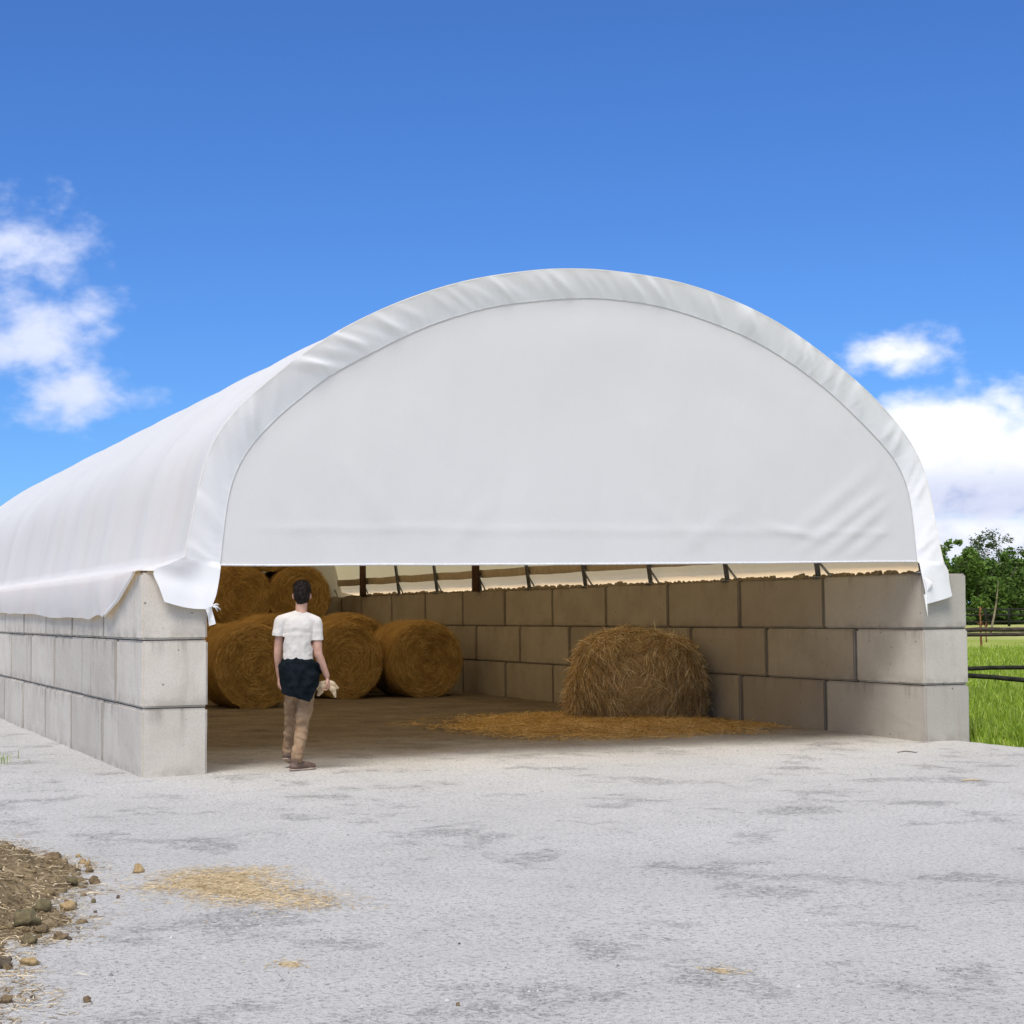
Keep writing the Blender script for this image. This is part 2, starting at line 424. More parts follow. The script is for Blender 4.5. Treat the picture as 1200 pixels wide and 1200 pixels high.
for c in range(3):
    xs = [T+.01, T+2.0, T+4.0, T+6.0, W-T-.01] if c != 1 else [T+.01, T+1.0, T+3.0, T+5.0, T+7.0, W-T-.01]
    for a, b in zip(xs, xs[1:]):
        z0 = c*H-(.04 if c == 0 else 0); z1 = (c+1)*H-.010
        o = link('concrete_block', block_mesh(b-a-.014, T, z1-z0, 'concrete_shade'), bw); o.location = ((a+b)/2, YEND-T/2-.02, (z0+z1)/2)

# ------------------------------------------------------------------ the fabric shelter
OUT = [(.352, 1.99), (.385, 2.152), (.448, 2.457), (.502, 2.724), (.562, 2.93), (.664, 3.138), (.85, 3.375), (1.07, 3.585), (1.231, 3.72), (1.425, 3.876), (1.689, 4.062), (2.029, 4.270),
       (2.551, 4.52), (3.177, 4.738), (3.916, 4.890), (4.39, 4.934), (4.68, 4.941), (5.369, 4.898), (5.976, 4.782), (6.597, 4.576), (7.104, 4.321), (7.663, 3.965), (8.055, 3.658),
       (8.37, 3.331), (8.553, 3.034), (8.655, 2.696), (8.716, 2.339), (8.770, 2.103), (8.805, 1.97)]
INN = [(.716, 1.934), (.768, 2.412), (.831, 2.723), (.960, 2.98), (1.074, 3.120), (1.255, 3.312), (1.505, 3.525), (1.758, 3.722), (2.057, 3.90), (2.63, 4.205), (3.074, 4.385), (3.579, 4.53),
       (4.43, 4.655), (5.015, 4.659), (5.514, 4.602), (6.074, 4.467), (6.489, 4.328), (6.91, 4.131), (7.37, 3.858), (7.759, 3.563), (8.109, 3.264), (8.307, 3.044), (8.438, 2.755), (8.493, 2.378), (8.528, 1.99)]
NU = 160
PO = [V((p.x, 0, p.y)) for p in catmull([V((a, b, 0)) for a, b in OUT], NU)]
PI_ = [V((p.x, 0, p.y)) for p in catmull([V((a, b, 0)) for a, b in INN], NU)]
def smooth(P, n):
    for _ in range(n):
        P = [P[0]]+[(P[i-1]+P[i]*2+P[i+1])/4 for i in range(1, len(P)-1)]+[P[-1]]
    return P
PO, PI_ = smooth(PO, 6), smooth(PI_, 6)
def nrm(P, i):
    d = P[min(i+1, len(P)-1)]-P[max(i-1, 0)]; n = V((-d.z, 0, d.x)); n.normalize(); return n      # outward
NO = [nrm(PO, i) for i in range(NU)]
HOOP0, HOOPD = -.04, 2.175

tent = empty('storage_tent', (0, 0, 0))
tag(tent, 'white arched fabric shelter standing on two concrete block walls', 'tent')

ys = [-.125, -.118, -.10, -.06, 0, .05, .1]
y = .2
while y < YEND+.3: ys.append(y); y += .068 if y < 2.2 else .16
def roof_pt(i, y):
    u = i/(NU-1); side = abs(u-.5)*2
    ph = ((y-HOOP0) % HOOPD)/HOOPD
    f = sstep(-.05, .5, y)
    sag = -.040*sin(pi*ph)**.8*f
    wr = f*(.014*side*nz(y*2.3, u*3.1, 1.0)+.010*side**2*nz(y*6.0, u*2.2, 5.0)+.008*nz(y*.9, u*9, 3.0))
    # tight folds falling from the hoops on the flanks
    wr += f*.012*sstep(.55, .95, side)*abs(nz(y*3.7, u*1.3, 8.0))
    p = PO[i]+NO[i]*(sag+wr)
    if y < -.119: p = p-NO[i]*.008
    return V((p.x, y, p.z))
rows = []
def eaveL(y):
    if y <= .1: return V((.09, -.055, 1.866)).lerp(V((-.032, .1, 1.872)), sstep(-.125, .1, y))
    return V((-.034-.006*nz(y, 0, 0, 1.7), y, 1.873))
def skirtL(y):
    if y <= .1: return eaveL(y)
    t = min(1, (y-.1)/1.46)
    hang = .425*t if y < 1.56 else .425+.012*nz(y*1.4, 2, 0)-.055*sstep(4.8, 7.0, y)-.02*sstep(7.5, 10, y)
    if 1.56 < y < 3: hang -= .02*sin((y-1.56)*4.6)
    return V((-.05-.02*sstep(.8, 1.5, y)*sstep(2.6, 1.6, y)-.02*abs(nz(y, 3, 0, 1.1)), y, 1.873-hang))
def eaveR(y):
    t = sstep(-.125, 1.3, y); return V((8.872, -.10, 1.885)).lerp(V((W+.035, max(y, -.1), 1.873)), t) if y < 1.3 else V((W+.035, y, 1.873))
def skirtR(y):
    e = eaveR(y); return V((e.x+.02*sstep(1, 2, y), e.y, e.z-.42*sstep(.6, 2.2, y)))
for y in ys:
    r = []
    e, s = eaveL(y), skirtL(y); p0 = roof_pt(0, y)
    for k in range(6):                                  # skirt up to the wall edge
        t = k/6; q = s.lerp(e, t); q.x -= (.018*sin(pi*t)+.010*nz(y*3, t*2, 4)*(1-t))*sstep(.2, 1.6, y); r.append(q)
    for k in range(6):                                  # over the wall top to the springing
        t = k/6; q = e.lerp(p0, t); q.z -= .03*sin(pi*t)*sstep(0, 1, y)-(.012*nz(y*2.5, t*3, 6))*sstep(0, 1, y)*sin(pi*t); r.append(q)
    r += [roof_pt(i, y) for i in range(NU)]
    e, s = eaveR(y), skirtR(y); p0 = roof_pt(NU-1, y)
    for k in range(1, 7): r.append(p0.lerp(e, k/6))
    for k in range(1, 7): r.append(e.lerp(s, k/6))
    rows.append(r)
m = MB(); m.grid(rows); roof = m.build('roof_cover', M['roof'], tent)
roof.data.materials.append(M['eave']); nc = len(rows[0])-1
for i, p in enumerate(roof.data.polygons):
    if i % nc >= 12+NU-12: p.material_index = 1

# the turned-back lap of the lifted skirt corner
m = MB(); rr_ = []
for k in range(15):
    t = k/14; y = .12+t*1.42
    a = skirtL(y); k_ = sin(pi*min(1, t*1.04))**.6
    rr_.append([a+V((-.006, .006, 0)), a+V((-.014*k_, -.030*k_, -.002)), a+V((-.004, -.075*k_*(.4+t), -.006*k_)), a+V((.016, (-.115*k_)*(.4+t), .0))])
m.grid(rr_); m.build('turned_hem', M['flap'], tent)

# front flap: the cover folded over the first hoop, puckered by a draw cord
m = MB(); rows = []
NV = 9
pk = [(uni(0, 1), uni(.0022, .006), uni(.005, .015), uni(-1, 1)) for _ in range(120)]
def pucker(u, v):
    d = 0
    for (c, w, a, sl) in pk:
        x = (u-c-(v-.5)*.022*(1.2+sl*.5)*(1 if c > .2 else -1))/w
        if abs(x) < 3: d += a*exp(-x*x)
    return d
leftL = [V((.352, -.122, 1.99)), V((.22, -.10, 1.925)), V((.09, -.058, 1.864)), V((.14, -.062, 1.72)), V((.19, -.056, 1.585))]
leftR = [V((.716, -.04, 1.934)), V((.706, -.045, 1.86)), V((.694, -.05, 1.78)), V((.664, -.06, 1.64)), V((.615, -.06, 1.515))]
rightL = [V((8.805, -.122, 1.97)), V((8.872, -.105, 1.878)), V((8.905, -.085, 1.74)), V((8.942, -.075, 1.60))]
rightR = [V((8.528, -.04, 1.99)), V((8.533, -.06, 1.878)), V((8.570, -.07, 1.681)), V((8.600, -.065, 1.515))]
LL, LR = catmull(leftL, 16), catmull(leftR, 16); RL, RR = catmull(rightL, 16), catmull(rightR, 16)
def band_row(a, b, u, amp=1.0):
    r = []
    for j in range(NV):
        v = j/(NV-1); p = a.lerp(b, v)
        p.y -= amp*pucker(u, v)*(.12+sin(pi*v)*.88); r.append(p)
    return r
def sagz(r, s):
    for j, p in enumerate(r): p.z -= s*sin(pi*j/(NV-1)); p.y -= .008*sin(2.6*pi*j/(NV-1))
    return r
for k in range(15, 0, -1):
    a, b = LL[k], LR[k]; t = k/15
    rows.append(sagz(band_row(a, b, -.02*t, .4), .022*t*t))
FI = 620
def samp(P, u):
    x = u*(len(P)-1); i = min(int(x), len(P)-2); return P[i].lerp(P[i+1], x-i)
for i in range(FI):
    u = i/(FI-1); a, b = samp(PO, u).copy(), samp(PI_, u).copy()
    a.y = -.124; b.y = -.0085-.0015*nz(u*260, 0, 0); b += V((0, 0, .007*nz(u*180, 3, 0)))
    rows.append(band_row(a, b, u))
for k in range(1, 16):
    t = k/15; rows.append(sagz(band_row(RL[k], RR[k], 1+.02*t, .5), .008*t*t))
m.grid(rows); m.build('edge_flap', M['flap'], tent)

# draw cord along the flap's inner edge, with its loose end at the left foot
m = MB(); m.tube([samp(PI_, i/300)+V((0, -.0115+.001*nz(i, 0, 0, .9), .005*nz(i*.6, 3, 0))) for i in range(301)], .0035, 5)
m.build('draw_cord', M['rope'], tent)
m = MB()
m.grid([[V((.595+.0*t, -.07, 1.53-.16*t))+V((.028*s+.035*t, -.012*cos(s*2+t*5), .01*s)) for s in (-1, -.4, .3, 1)] for t in [k/7 for k in range(8)]])
for a in ((.05, .0, -.05), (.075, .0, -.035), (.06, .0, .01)):
    p = V((.63, -.07, 1.545)); m.tube([p, p+V(a)*.5+V((0, -.01, .01)), p+V(a)], [.009, .008, .005], 5)
m.build('knotted_tail', M['rope'], tent)
m = MB()   # loose dart and tail on the right foot
m.grid([[V((8.565, -.082, 1.80)).lerp(V((8.60, -.085, 1.65)), t)+V((.085*s*sin(pi*t), -.022*sin(pi*t)*sin(pi*s*.8), .01*s)) for s in (0, .25, .5, .75, 1)] for t in [k/10 for k in range(11)]])
m.grid([[V((8.572, -.05, 1.62-.25*t))+V((.02*s*(1-t)+.03*t, -.02*abs(s)-.012, 0)) for s in (-1, 0, 1)] for t in [k/6 for k in range(7)]])
m.build('loose_corner', M['flap'], tent)

# gable curtain hanging inside the flap
GX = 130; GZ = 64
xs = [.64+(8.66-.64)*(.5-.5*cos(pi*i/GX)) for i in range(GX+1)]
def prof_z(P, x):
    for i in range(len(P)-1):
        if P[i].x <= x <= P[i+1].x: return P[i].z+(P[i+1].z-P[i].z)*(x-P[i].x)/max(1e-6, P[i+1].x-P[i].x)
    return P[0].z if x < P[0].x else P[-1].z
folds = []
def fold(x0, z0, x1, z1, w, a): folds.append((V((x0, z0)), V((x1, z1)), w, a))
fold(8.05, 2.75, 7.15, 2.15, .05, .030); fold(8.15, 2.62, 7.4, 2.08, .05, .030); fold(7.9, 2.95, 7.0, 2.3, .06, .022); fold(8.2, 2.4, 7.7, 2.05, .05, .02); fold(6.2, 2.5, 5.6, 2.1, .06, .014)
fold(1.9, 2.95, 2.35, 2.3, .06, .025); fold(2.2, 2.7, 2.5, 2.2, .05, .02); fold(1.2, 2.7, 1.6, 2.15, .06, .016); fold(3.4, 2.55, 3.1, 2.15, .06, .014)
fold(5.2, 2.6, 5.8, 2.15, .05, .016); fold(6.6, 2.35, 7.3, 2.22, .04, .018); fold(4.6, 3.9, 5.2, 3.2, .12, .012); fold(2.6, 3.6, 3.3, 2.9, .12, .010); fold(6.0, 3.7, 6.8, 3.0, .12, .010)
def gable_y(x, z):
    d = .02*nz(x*.5, z*.8, 2)+.010*nz(x*1.4, z*.9, 7)+.004*nz(x*5, z*1.2, 4)
    for a, b, w, amp in folds:
        ab = b-a; t = (V((x, z))-a).dot(ab)/ab.length_squared
        if -.3 < t < 1.3:
            q = (V((x, z))-a-ab*t); s = exp(-(q.length/w)**2)*sstep(-.3, .3, t)*sstep(1.3, .7, t)
            d += .5*amp*s
    hem = 2.0+.03*(x/9)+.27+.02*nz(x, 0, 0, 1.3)
    d += .0045*exp(-((z-hem)/.04)**2)
    return -.005-d
rows = []
for j in range(GZ+1):
    r = []
    for x in xs:
        zt = max(prof_z(PO, x)-.06, 2.06); zb = 1.918+.065*(x-.7)/7.8+.006*nz(x, 1, 0, 1.1)-.008*sin(pi*(x-.7)/7.8)
        f = (j/GZ)**1.25; z = zb+(zt-zb)*f; ed = sstep(.15, .75, zt-z)*sstep(.85, 1.5, x)*sstep(8.45, 7.9, x); r.append(V((x, -.005+(gable_y(x, z)+.005)*ed, z)))
    rows.append(r)
m = MB(); m.grid(rows); m.build('gable_curtain', M['gable'], tent)
zb = lambda x: 1.918+.065*(x-.7)/7.8+.006*nz(x, 1, 0, 1.1)-.008*sin(pi*(x-.7)/7.8)
m = MB(); m.tube([V((x, gable_y(x, zb(x))-.002, zb(x)+.002)) for x in [.66+7.95*i/80 for i in range(81)]], .011, 6)
m.build('hem_bar', M['rope'], tent)
# rear curtain
rows = []
for j in range(13):
    r = []
    for i in range(41):
        x = .02+9.18*i/40; zt = prof_z(PO, x)-.03; z = 1.80+(max(zt, 1.9)-1.80)*j/12; r.append(V((x, YEND+.02+.03*nz(x, z, 0, .8), z)))
    rows.append(r)
m = MB(); m.grid(rows); m.build('rear_curtain', M['gable'], tent)

# hoops of galvanised tube, each with its feet and knee braces
for h in range(11):
    yh = HOOP0+HOOPD*h+(.11 if h == 0 else 0)
    pts = [V((PO[0].x+.075, yh, 1.862))]+[PO[i]-NO[i]*.085+V((0, yh, 0)) for i in range(2, NU-12, 3)]+[V((8.655, yh, 1.862))]
    m = MB(); m.tube(pts, .034, 8); hp = m.build('hoop', M['steel'], tent)
    for sx in (-1, 1):
        if sx < 0: continue
        xx = 8.65
        m = MB(); m.tube([(xx, yh, 2.13), (xx+.01, yh+.14, 2.30), (xx-.01, yh+.38, 2.62)], .016, 6); m.tube([(xx, yh, 2.06), (xx-.02, yh-.30, 1.865)], .016, 6) if h else None
        m.build('knee_brace', M['steel'], hp)
        m = MB(); m.box((xx-.08, yh-.07, 1.853), (xx+.06, yh+.07, 1.871), .003); m.build('foot_plate', M['steel'], hp)
# longitudinal purlins and the canvas band along the right side
for i in (20, 50, 80, 110, 140):
    m = MB(); p = PO[i]-NO[i]*.145; m.tube([p+V((0, .02, 0)), p+V((0, YEND, 0))], .022, 8); m.build('purlin', M['steel'], tent)
m = MB(); rows = []
for k in range(120):
    y = .1+k*(YEND-.2)/119; d = .012*nz(y, 5, 0, 1.6)-.014*sin(pi*((y-HOOP0) % HOOPD)/HOOPD)
    rows.append([V((8.68, y, 2.105+d)), V((8.665, y, 2.15+d)), V((8.66, y, 2.20+d)), V((8.655, y, 2.245+d))])
m.grid(rows); m.build('side_band', M['band'], tent)
for yh in (HOOP0+HOOPD*6+.02, HOOP0+HOOPD*9-.1):
    m = MB(); m.box((8.50, yh-.10, 1.852), (8.61, yh+.02, 3.05), .008); m.build('timber_post', M['wood_red'], tent)

# crumbs of earth along the top of the right wall
m = MB()
def lump(mb, c, rx, ry, rz, seed, n1=7, n2=5, rough=.25, rot=0.0):
    rows = []
    for j in range(n2+1):
        th = pi*j/n2; r = []
        for i in range(n1):
            ph = 2*pi*i/n1; d = V((sin(th)*cos(ph), sin(th)*sin(ph), cos(th)))
            k = 1+rough*noise.noise(d*1.6+V((seed, seed*.7, 0)))+rough*.5*noise.noise(d*3.7+V((0, seed, 3)))
            x, y_ = d.x*rx*k, d.y*ry*k
            r.append(V((c[0]+x*cos(rot)-y_*sin(rot), c[1]+x*sin(rot)+y_*cos(rot), c[2]+d.z*rz*k)))
        rows.append(r)
    mb.grid(rows, True)
y = .12
while y < YEND-.7:
    s = uni(.014, .036)*(1.3 if rnd() < .25 else 1)*(.6 if nz(y, 9, 0, .5) < -.25 else 1)
    lump(m, (W-T+.06+uni(-.01, .05), y, 1.855+s*.35), s*1.1, s*uni(1.2, 2.2), s, y*3.1, 8, 6, .5); y += s*uni(1.3, 3.2)
m.box((W-T+.012, .05, 1.846), (W-T+.2, YEND-.75, 1.864), .004)
o = m.build('rubble', M['lump']); tag(o, 'crumbly brown earth lying along the top of the right block wall', 'rubble', kind='stuff')

# ------------------------------------------------------------------ hay
BR, BL = .675, 1.25
def bale_mesh(seed):
    random.seed(seed); m = MB()
    prof = [(.0, 0), (.15, 0), (.3, 0), (.45, .004), (.57, .0), (.635, .012), (.67, .04), (.683, .10)]
    ring = [(r, -BL/2+d) for r, d in prof]+[(.683, -BL/2+.25), (.678, 0), (.683, BL/2-.25)]+[(r, BL/2-d) for r, d in prof[::-1]]
    rows = []
    for k, (r, yy) in enumerate(ring):
        row = []
        for i in range(72):
            a = 2*pi*i/72; q = V((cos(a)*r, yy, sin(a)*r))
            f = 1+.022*noise.noise(q*2.2+V((seed, 0, 0)))+.012*noise.noise(q*7+V((0, seed, 0)))
            dy = .018*noise.noise(q*5+V((seed, 3, 0)))*(1 if r < .66 else 0)
            z = sin(a)*r*f
            z = z if z > -BR*.94 else -BR*.94+(z+BR*.94)*.3
            row.append(V((cos(a)*r*f, yy+dy, z)))
        rows.append(row)
    m.grid(rows, True); core = m
    s = MB()
    for _ in range(4600):                                # ends of straw on the two faces, lying along the winding
        e = random.choice((-1, -1, -1, 1)); r = .66*sqrt(rnd()); a = uni(0, 2*pi); ln = uni(.05, .20)/max(r, .12); pts = []
        for k in range(4):
            t = k/3; aa = a+ln*t; rr = r+gau(0, .010)+.02*t*gau(0, 1)
            pts.append(V((cos(aa)*rr, e*(BL/2+.004+abs(gau(0, .020))), sin(aa)*rr)))
        s.ribbon(pts, uni(.004, .010), V((gau(0, .4), e, gau(0, .4))))
    for _ in range(3600):
        a = uni(0, 2*pi); yy = uni(-BL/2, BL/2); ln = uni(.1, .4); pts = []
        for k in range(4):
            t = k/3; aa = a+ln*t; rr = .69+abs(gau(0, .016)); pts.append(V((cos(aa)*rr, yy+gau(0, .012), max(sin(aa)*rr, -BR*.95))))
        s.ribbon(pts, uni(.004, .008), V((cos(a), 0, sin(a))))
    cm = core.mesh('bale_core', M['bale']); n = len(core.f)
    core.add(s.v, s.f); me = bpy.data.meshes.new('round_bale'); me.from_pydata(core.v, [], core.f); me.update()
    me.polygons.foreach_set('use_smooth', [True]*len(me.polygons)); me.materials.append(M['bale']); me.materials.append(M['baleside'])
    for i, p in enumerate(me.polygons): p.material_index = 0 if i < n else 1
    bpy.data.meshes.remove(cm); return me
BM = [bale_mesh(s) for s in (3, 8, 21)]
ZB, ZM, ZT = BR*.94, BR*.94+1.20, BR*.94+2.40
bales = [
    (3.87, 10.65, ZB, 'round hay bale on the floor just beside the walking man, nearest of the bales'),
    (6.00, 12.70, ZB, 'round hay bale on the floor in the middle, right of the walking man'),
    (7.40, 12.50, ZB, 'round hay bale at the right end of the front row, by the wall'),
    (6.85, 14.25, ZB, 'round hay bale in the second row, its top showing between two front bales'),
    (5.45, 14.45, ZB, 'round hay bale in the second row, tucked behind the middle front bale'),
    (2.55, 12.30, ZB, 'round hay bale behind the nearest bale, mostly hidden by the left wall end'),
    (4.10, 14.30, ZB, 'round hay bale behind the nearest bale, seen above its top edge'),
    (7.86, 19.55, ZB, 'round hay bale under the right end of the upper stack, against the far wall'),
    (6.56, 19.50, ZB, 'round hay bale on the floor carrying the two upper bales'),
    (5.25, 19.55, ZB, 'round hay bale on the floor under the left upper bale'),
    (7.20, 19.50, ZM, 'upper round hay bale directly behind the head of the walking man'),
    (5.92, 19.52, ZM, 'upper round hay bale left of the walking man, beside the wall end'),
    (6.56, 19.55, ZT, 'topmost round hay bale, just showing under the white gable curtain'),
]
for i, (x, y, z, lab) in enumerate(bales):
    o = link('hay_bale', BM[i % 3]); o.location = (x, y+BL/2, z+yard_z(x, y)+.015)
    o.rotation_euler = (uni(-.02, .02), 0, uni(-.05, .05)); o.rotation_mode = 'YXZ'; o.rotation_euler.y = uni(-.10, .10)
    if i in (3, 4): o.scale = (1.10, 1, 1.10); o.location.z += .066; o.location.x -= .12
    tag(o, lab, 'hay bale', 'round hay bales in the barn')

# shaggy heap of loose hay
random.seed(5)
hc = V((7.74, 5.22, 0)); ax_ = V((.90, -.43, 0)).normalized(); ay_ = V((.43, .90, 0)).normalized()
def heap_pt(th, ph, k=1.0):
    """th 0 at the top, 1 at the foot"""
    c, s = cos(ph), sin(ph); e = .60
    rx = .97*(abs(c)**e)*(1 if c > 0 else -1); ry = .62*(abs(s)**e)*(1 if s > 0 else -1)
    if th < .5:
        t = th/.5; r = .74*sin(t*pi/2)**.95+.10*t; z = 1.20-.32*(1-cos(t*pi/2))**1.0
    else:
        t = (th-.5)/.5; r = .84+.13*sin(t*pi*.9)-.05*t; z = .88*(1-t)
    d = V((rx, ry, 0))*r*k; q = hc+ax_*d.x+ay_*d.y
    b = 1+.07*nz(q.x*2, q.y*2, z*2); q = hc+(q-hc)*b; q.z = z*(1+.05*nz(q.x*1.7, q.y*1.7, 5))*(1 if k >= 1 else k)
    if q.x > W-T-.03: q.x = W-T-.03
    return q
m = MB(); m.grid([[heap_pt(i/26, 2*pi*j/64) for j in range(64)] for i in range(27)], True); n0 = len(m.f)
core = m
s = MB()
for _ in range(24000):
    th = rnd()**.8; ph = uni(0, 2*pi); p = heap_pt(th, ph); c_ = hc+V((0, 0, .55)); out = (p-c_).normalized()
    if th < .3: out = (out+V((0, 0, 1.2))).normalized()
    tang = V((gau(0, 1.0), gau(0, 1.0), -.15 if th < .35 else -.75)); tang = V((gau(0, 1), gau(0, 1), gau(0, .5))) if rnd() < .22 else tang
    tang -= out*tang.dot(out)*.85
    tang.normalize(); ln = uni(.07, .30); pts = [p-out*.01]; d = (tang*1.0+out*abs(gau(.10, .26))).normalized()
    for k in range(4):
        q = pts[-1]+d*ln/4; q.z = max(q.z, .01); q.x = min(q.x, W-T-.02); pts.append(q); d = (d+V((gau(0, .10), gau(0, .10), -.20))).normalized()
    s.ribbon(pts, uni(.003, .010), (out+V((gau(0, .5), gau(0, .5), gau(0, .5)))).normalized())
core.add(s.v, s.f); me = core.mesh('hay_heap', M['heapcore']); me.materials.append(M['heapstraw'])
for i, p in enumerate(me.polygons): p.material_index = 0 if i < n0 else 1
tag(link('hay_heap', me), 'shaggy heap of loose hay standing against the right block wall', 'hay heap')

def in_poly(x, y, P):
    c = False; j = len(P)-1
    for i in range(len(P)):
        if (P[i][1] > y) != (P[j][1] > y) and x < (P[j][0]-P[i][0])*(y-P[i][1])/(P[j][1]-P[i][1])+P[i][0]: c = not c
        j = i
    return c
def pdist(x, y, P):
    d = 1e9
    for i in range(len(P)):
        a, b = V(P[i-1]), V(P[i]); ab = b-a; t = min(1, max(0, (V((x, y))-a).dot(ab)/max(ab.length_squared, 1e-9))); d = min(d, (a+ab*t-V((x, y))).length)
    return d
def litter(name, P, d, hgt, rim, nstr, slen, sw, core_m, straw_m, zoff, seed, flat=.25, wob=.12, fall=None, clods=0):
    fall = fall or .25*rim+.02
    """a low lens of straw with ragged rim: bumpy bed plus loose straws"""
    random.seed(seed)
    x0, x1 = min(p[0] for p in P), max(p[0] for p in P); y0, y1 = min(p[1] for p in P), max(p[1] for p in P); pad = rim*.6+.1
    def hh(x, y):
        s = pdist(x, y, P)*(1 if in_poly(x, y, P) else -1)+wob*fbm(x, y, seed, 2.6, 4)
        return s, zoff(x, y)-.014+(hgt+.014)*sstep(-.02, rim, s)+(.22*hgt+.002)*fbm(x, y, 3, 7, 3)*sstep(0, rim, s)
    m = MB(); nx, ny = int((x1-x0+2*pad)/d), int((y1-y0+2*pad)/d); idx = {}
    for j in range(ny+1):
        for i in range(nx+1):
            x, y = x0-pad+i*d, y0-pad+j*d; s_, z = hh(x, y)
            if s_ > -.06: idx[(i, j)] = len(m.v); m.v.append((x, y, z))
    for (i, j) in list(idx):
        q = [(i, j), (i+1, j), (i+1, j+1), (i, j+1)]
        if all(k in idx for k in q): m.f.append(tuple(idx[k] for k in q))
    n0 = len(m.f); s = MB(); cnt = 0
    while cnt < nstr:
        x, y = uni(x0-pad, x1+pad), uni(y0-pad, y1+pad); sd, z = hh(x, y)
        if sd < 0 and rnd() > exp(sd/fall): continue
        cnt += 1; a = uni(0, 2*pi); ln = slen*uni(.5, 1.5); up = abs(gau(0, flat)); bnd = gau(0, .35); z = max(z, zoff(x, y)+.001); pts = [V((x, y, z))]
        for k in range(3):
            pts.append(pts[-1]+V((cos(a), sin(a), up if k < 1 else -up*.4))*ln/3); a += bnd
        for q in pts: q.z = max(q.z, zoff(q.x, q.y)+.003)
        s.ribbon(pts, sw*uni(.6, 1.3), V((gau(0, .35), gau(0, .35), 1)))
    for _ in range(clods):
        x, y = uni(x0, x1), uni(y0, y1); sd, z = hh(x, y)
        if sd < -.02: continue
        q = abs(gau(.006, .011))+.006; lump(m, (x, y, z+q*.2), q, q*uni(.8, 1.5), q*.8, x*91+y*37, 7, 5, .6)
    n0 = len(m.f)
    m.add(s.v, s.f); me = m.mesh(name, core_m); me.materials.append(straw_m)
    for i, p in enumerate(me.polygons): p.material_index = 0 if i < n0 else 1
    return link(name, me)
spread = [(5.35, 5.5), (5.9, 6.2), (6.6, 6.7), (7.6, 6.6), (8.55, 6.5), (8.58, 5.0), (8.56, 3.5), (8.0, 2.95), (7.5, 2.55), (6.8, 2.3), (5.95, 2.3), (5.35, 2.65), (5.0, 3.45), (5.0, 4.7)]
o = litter('loose_straw', spread, .09, .045, .8, 19000, .16, .0065, M['spreadcore'], M['spread'], lambda x, y: yard_z(x, y)+.016 if y > 2.5 else yard_z(x, y)+.006, 31, .28, .36)
tag(o, 'golden straw scattered over the barn floor round the hay heap', 'straw', kind='stuff')
patch = [(-1.24, -6.33), (-.97, -5.9), (-.78, -5.85), (-.48, -6.03), (-.54, -6.2), (-.58, -6.61), (-.51, -6.81), (-.47, -7.12), (-.56, -7.36), (-.68, -7.31), (-.94, -6.94), (-1.05, -6.72), (-1.14, -6.51)]
o = litter('straw_chaff', patch, .03, .012, .22, 6500, .034, .0034, M['chaffcore'], M['chaff'], yard_z, 17, .2, .07)
tag(o, 'pale straw chaff spilled on the grey yard, to the right of the mulch', 'straw chaff', kind='stuff')
for c, r, sd, lab in (((-1.09, -8.65), .045, 4, 'small tan fleck of chaff on the yard below the larger chaff patch'), ((.44, -9.53), .05, 6, 'small tan fleck of chaff on the yard near the bottom of the picture')):
    P = [(c[0]+r*cos(2*pi*k/9)*uni(.7, 1.3), c[1]+r*1.3*sin(2*pi*k/9)*uni(.7, 1.3)) for k in range(9)]
    o = litter('straw_chaff', P, .012, .006, .03, 60, .03, .004, M['chaffcore'], M['chaff'], yard_z, sd, .2, .02); tag(o, lab, 'straw chaff', kind='stuff')

# mulch bank coming in from the left
mul = [(-1.86, -3.6), (-1.66, -4.05), (-1.52, -4.75), (-1.45, -5.2), (-1.44, -5.75), (-1.56, -6.3), (-1.66, -6.9), (-1.80, -7.25), (-1.84, -7.65), (-2.02, -7.85), (-2.10, -8.2), (-2.20, -8.7), (-2.34, -9.3), (-2.9, -10.4), (-4.4, -10.4), (-4.4, -3.3), (-2.6, -3.0)]
o = litter('mulch_bank', mul, .035, .20, .75, 32000, .06, .0042, M['mulch'], M['mulchstraw'], yard_z, 77, .30, .16, .05, 1500)
tag(o, 'brown bank of old straw mulch at the left edge of the yard', 'mulch', kind='stuff')

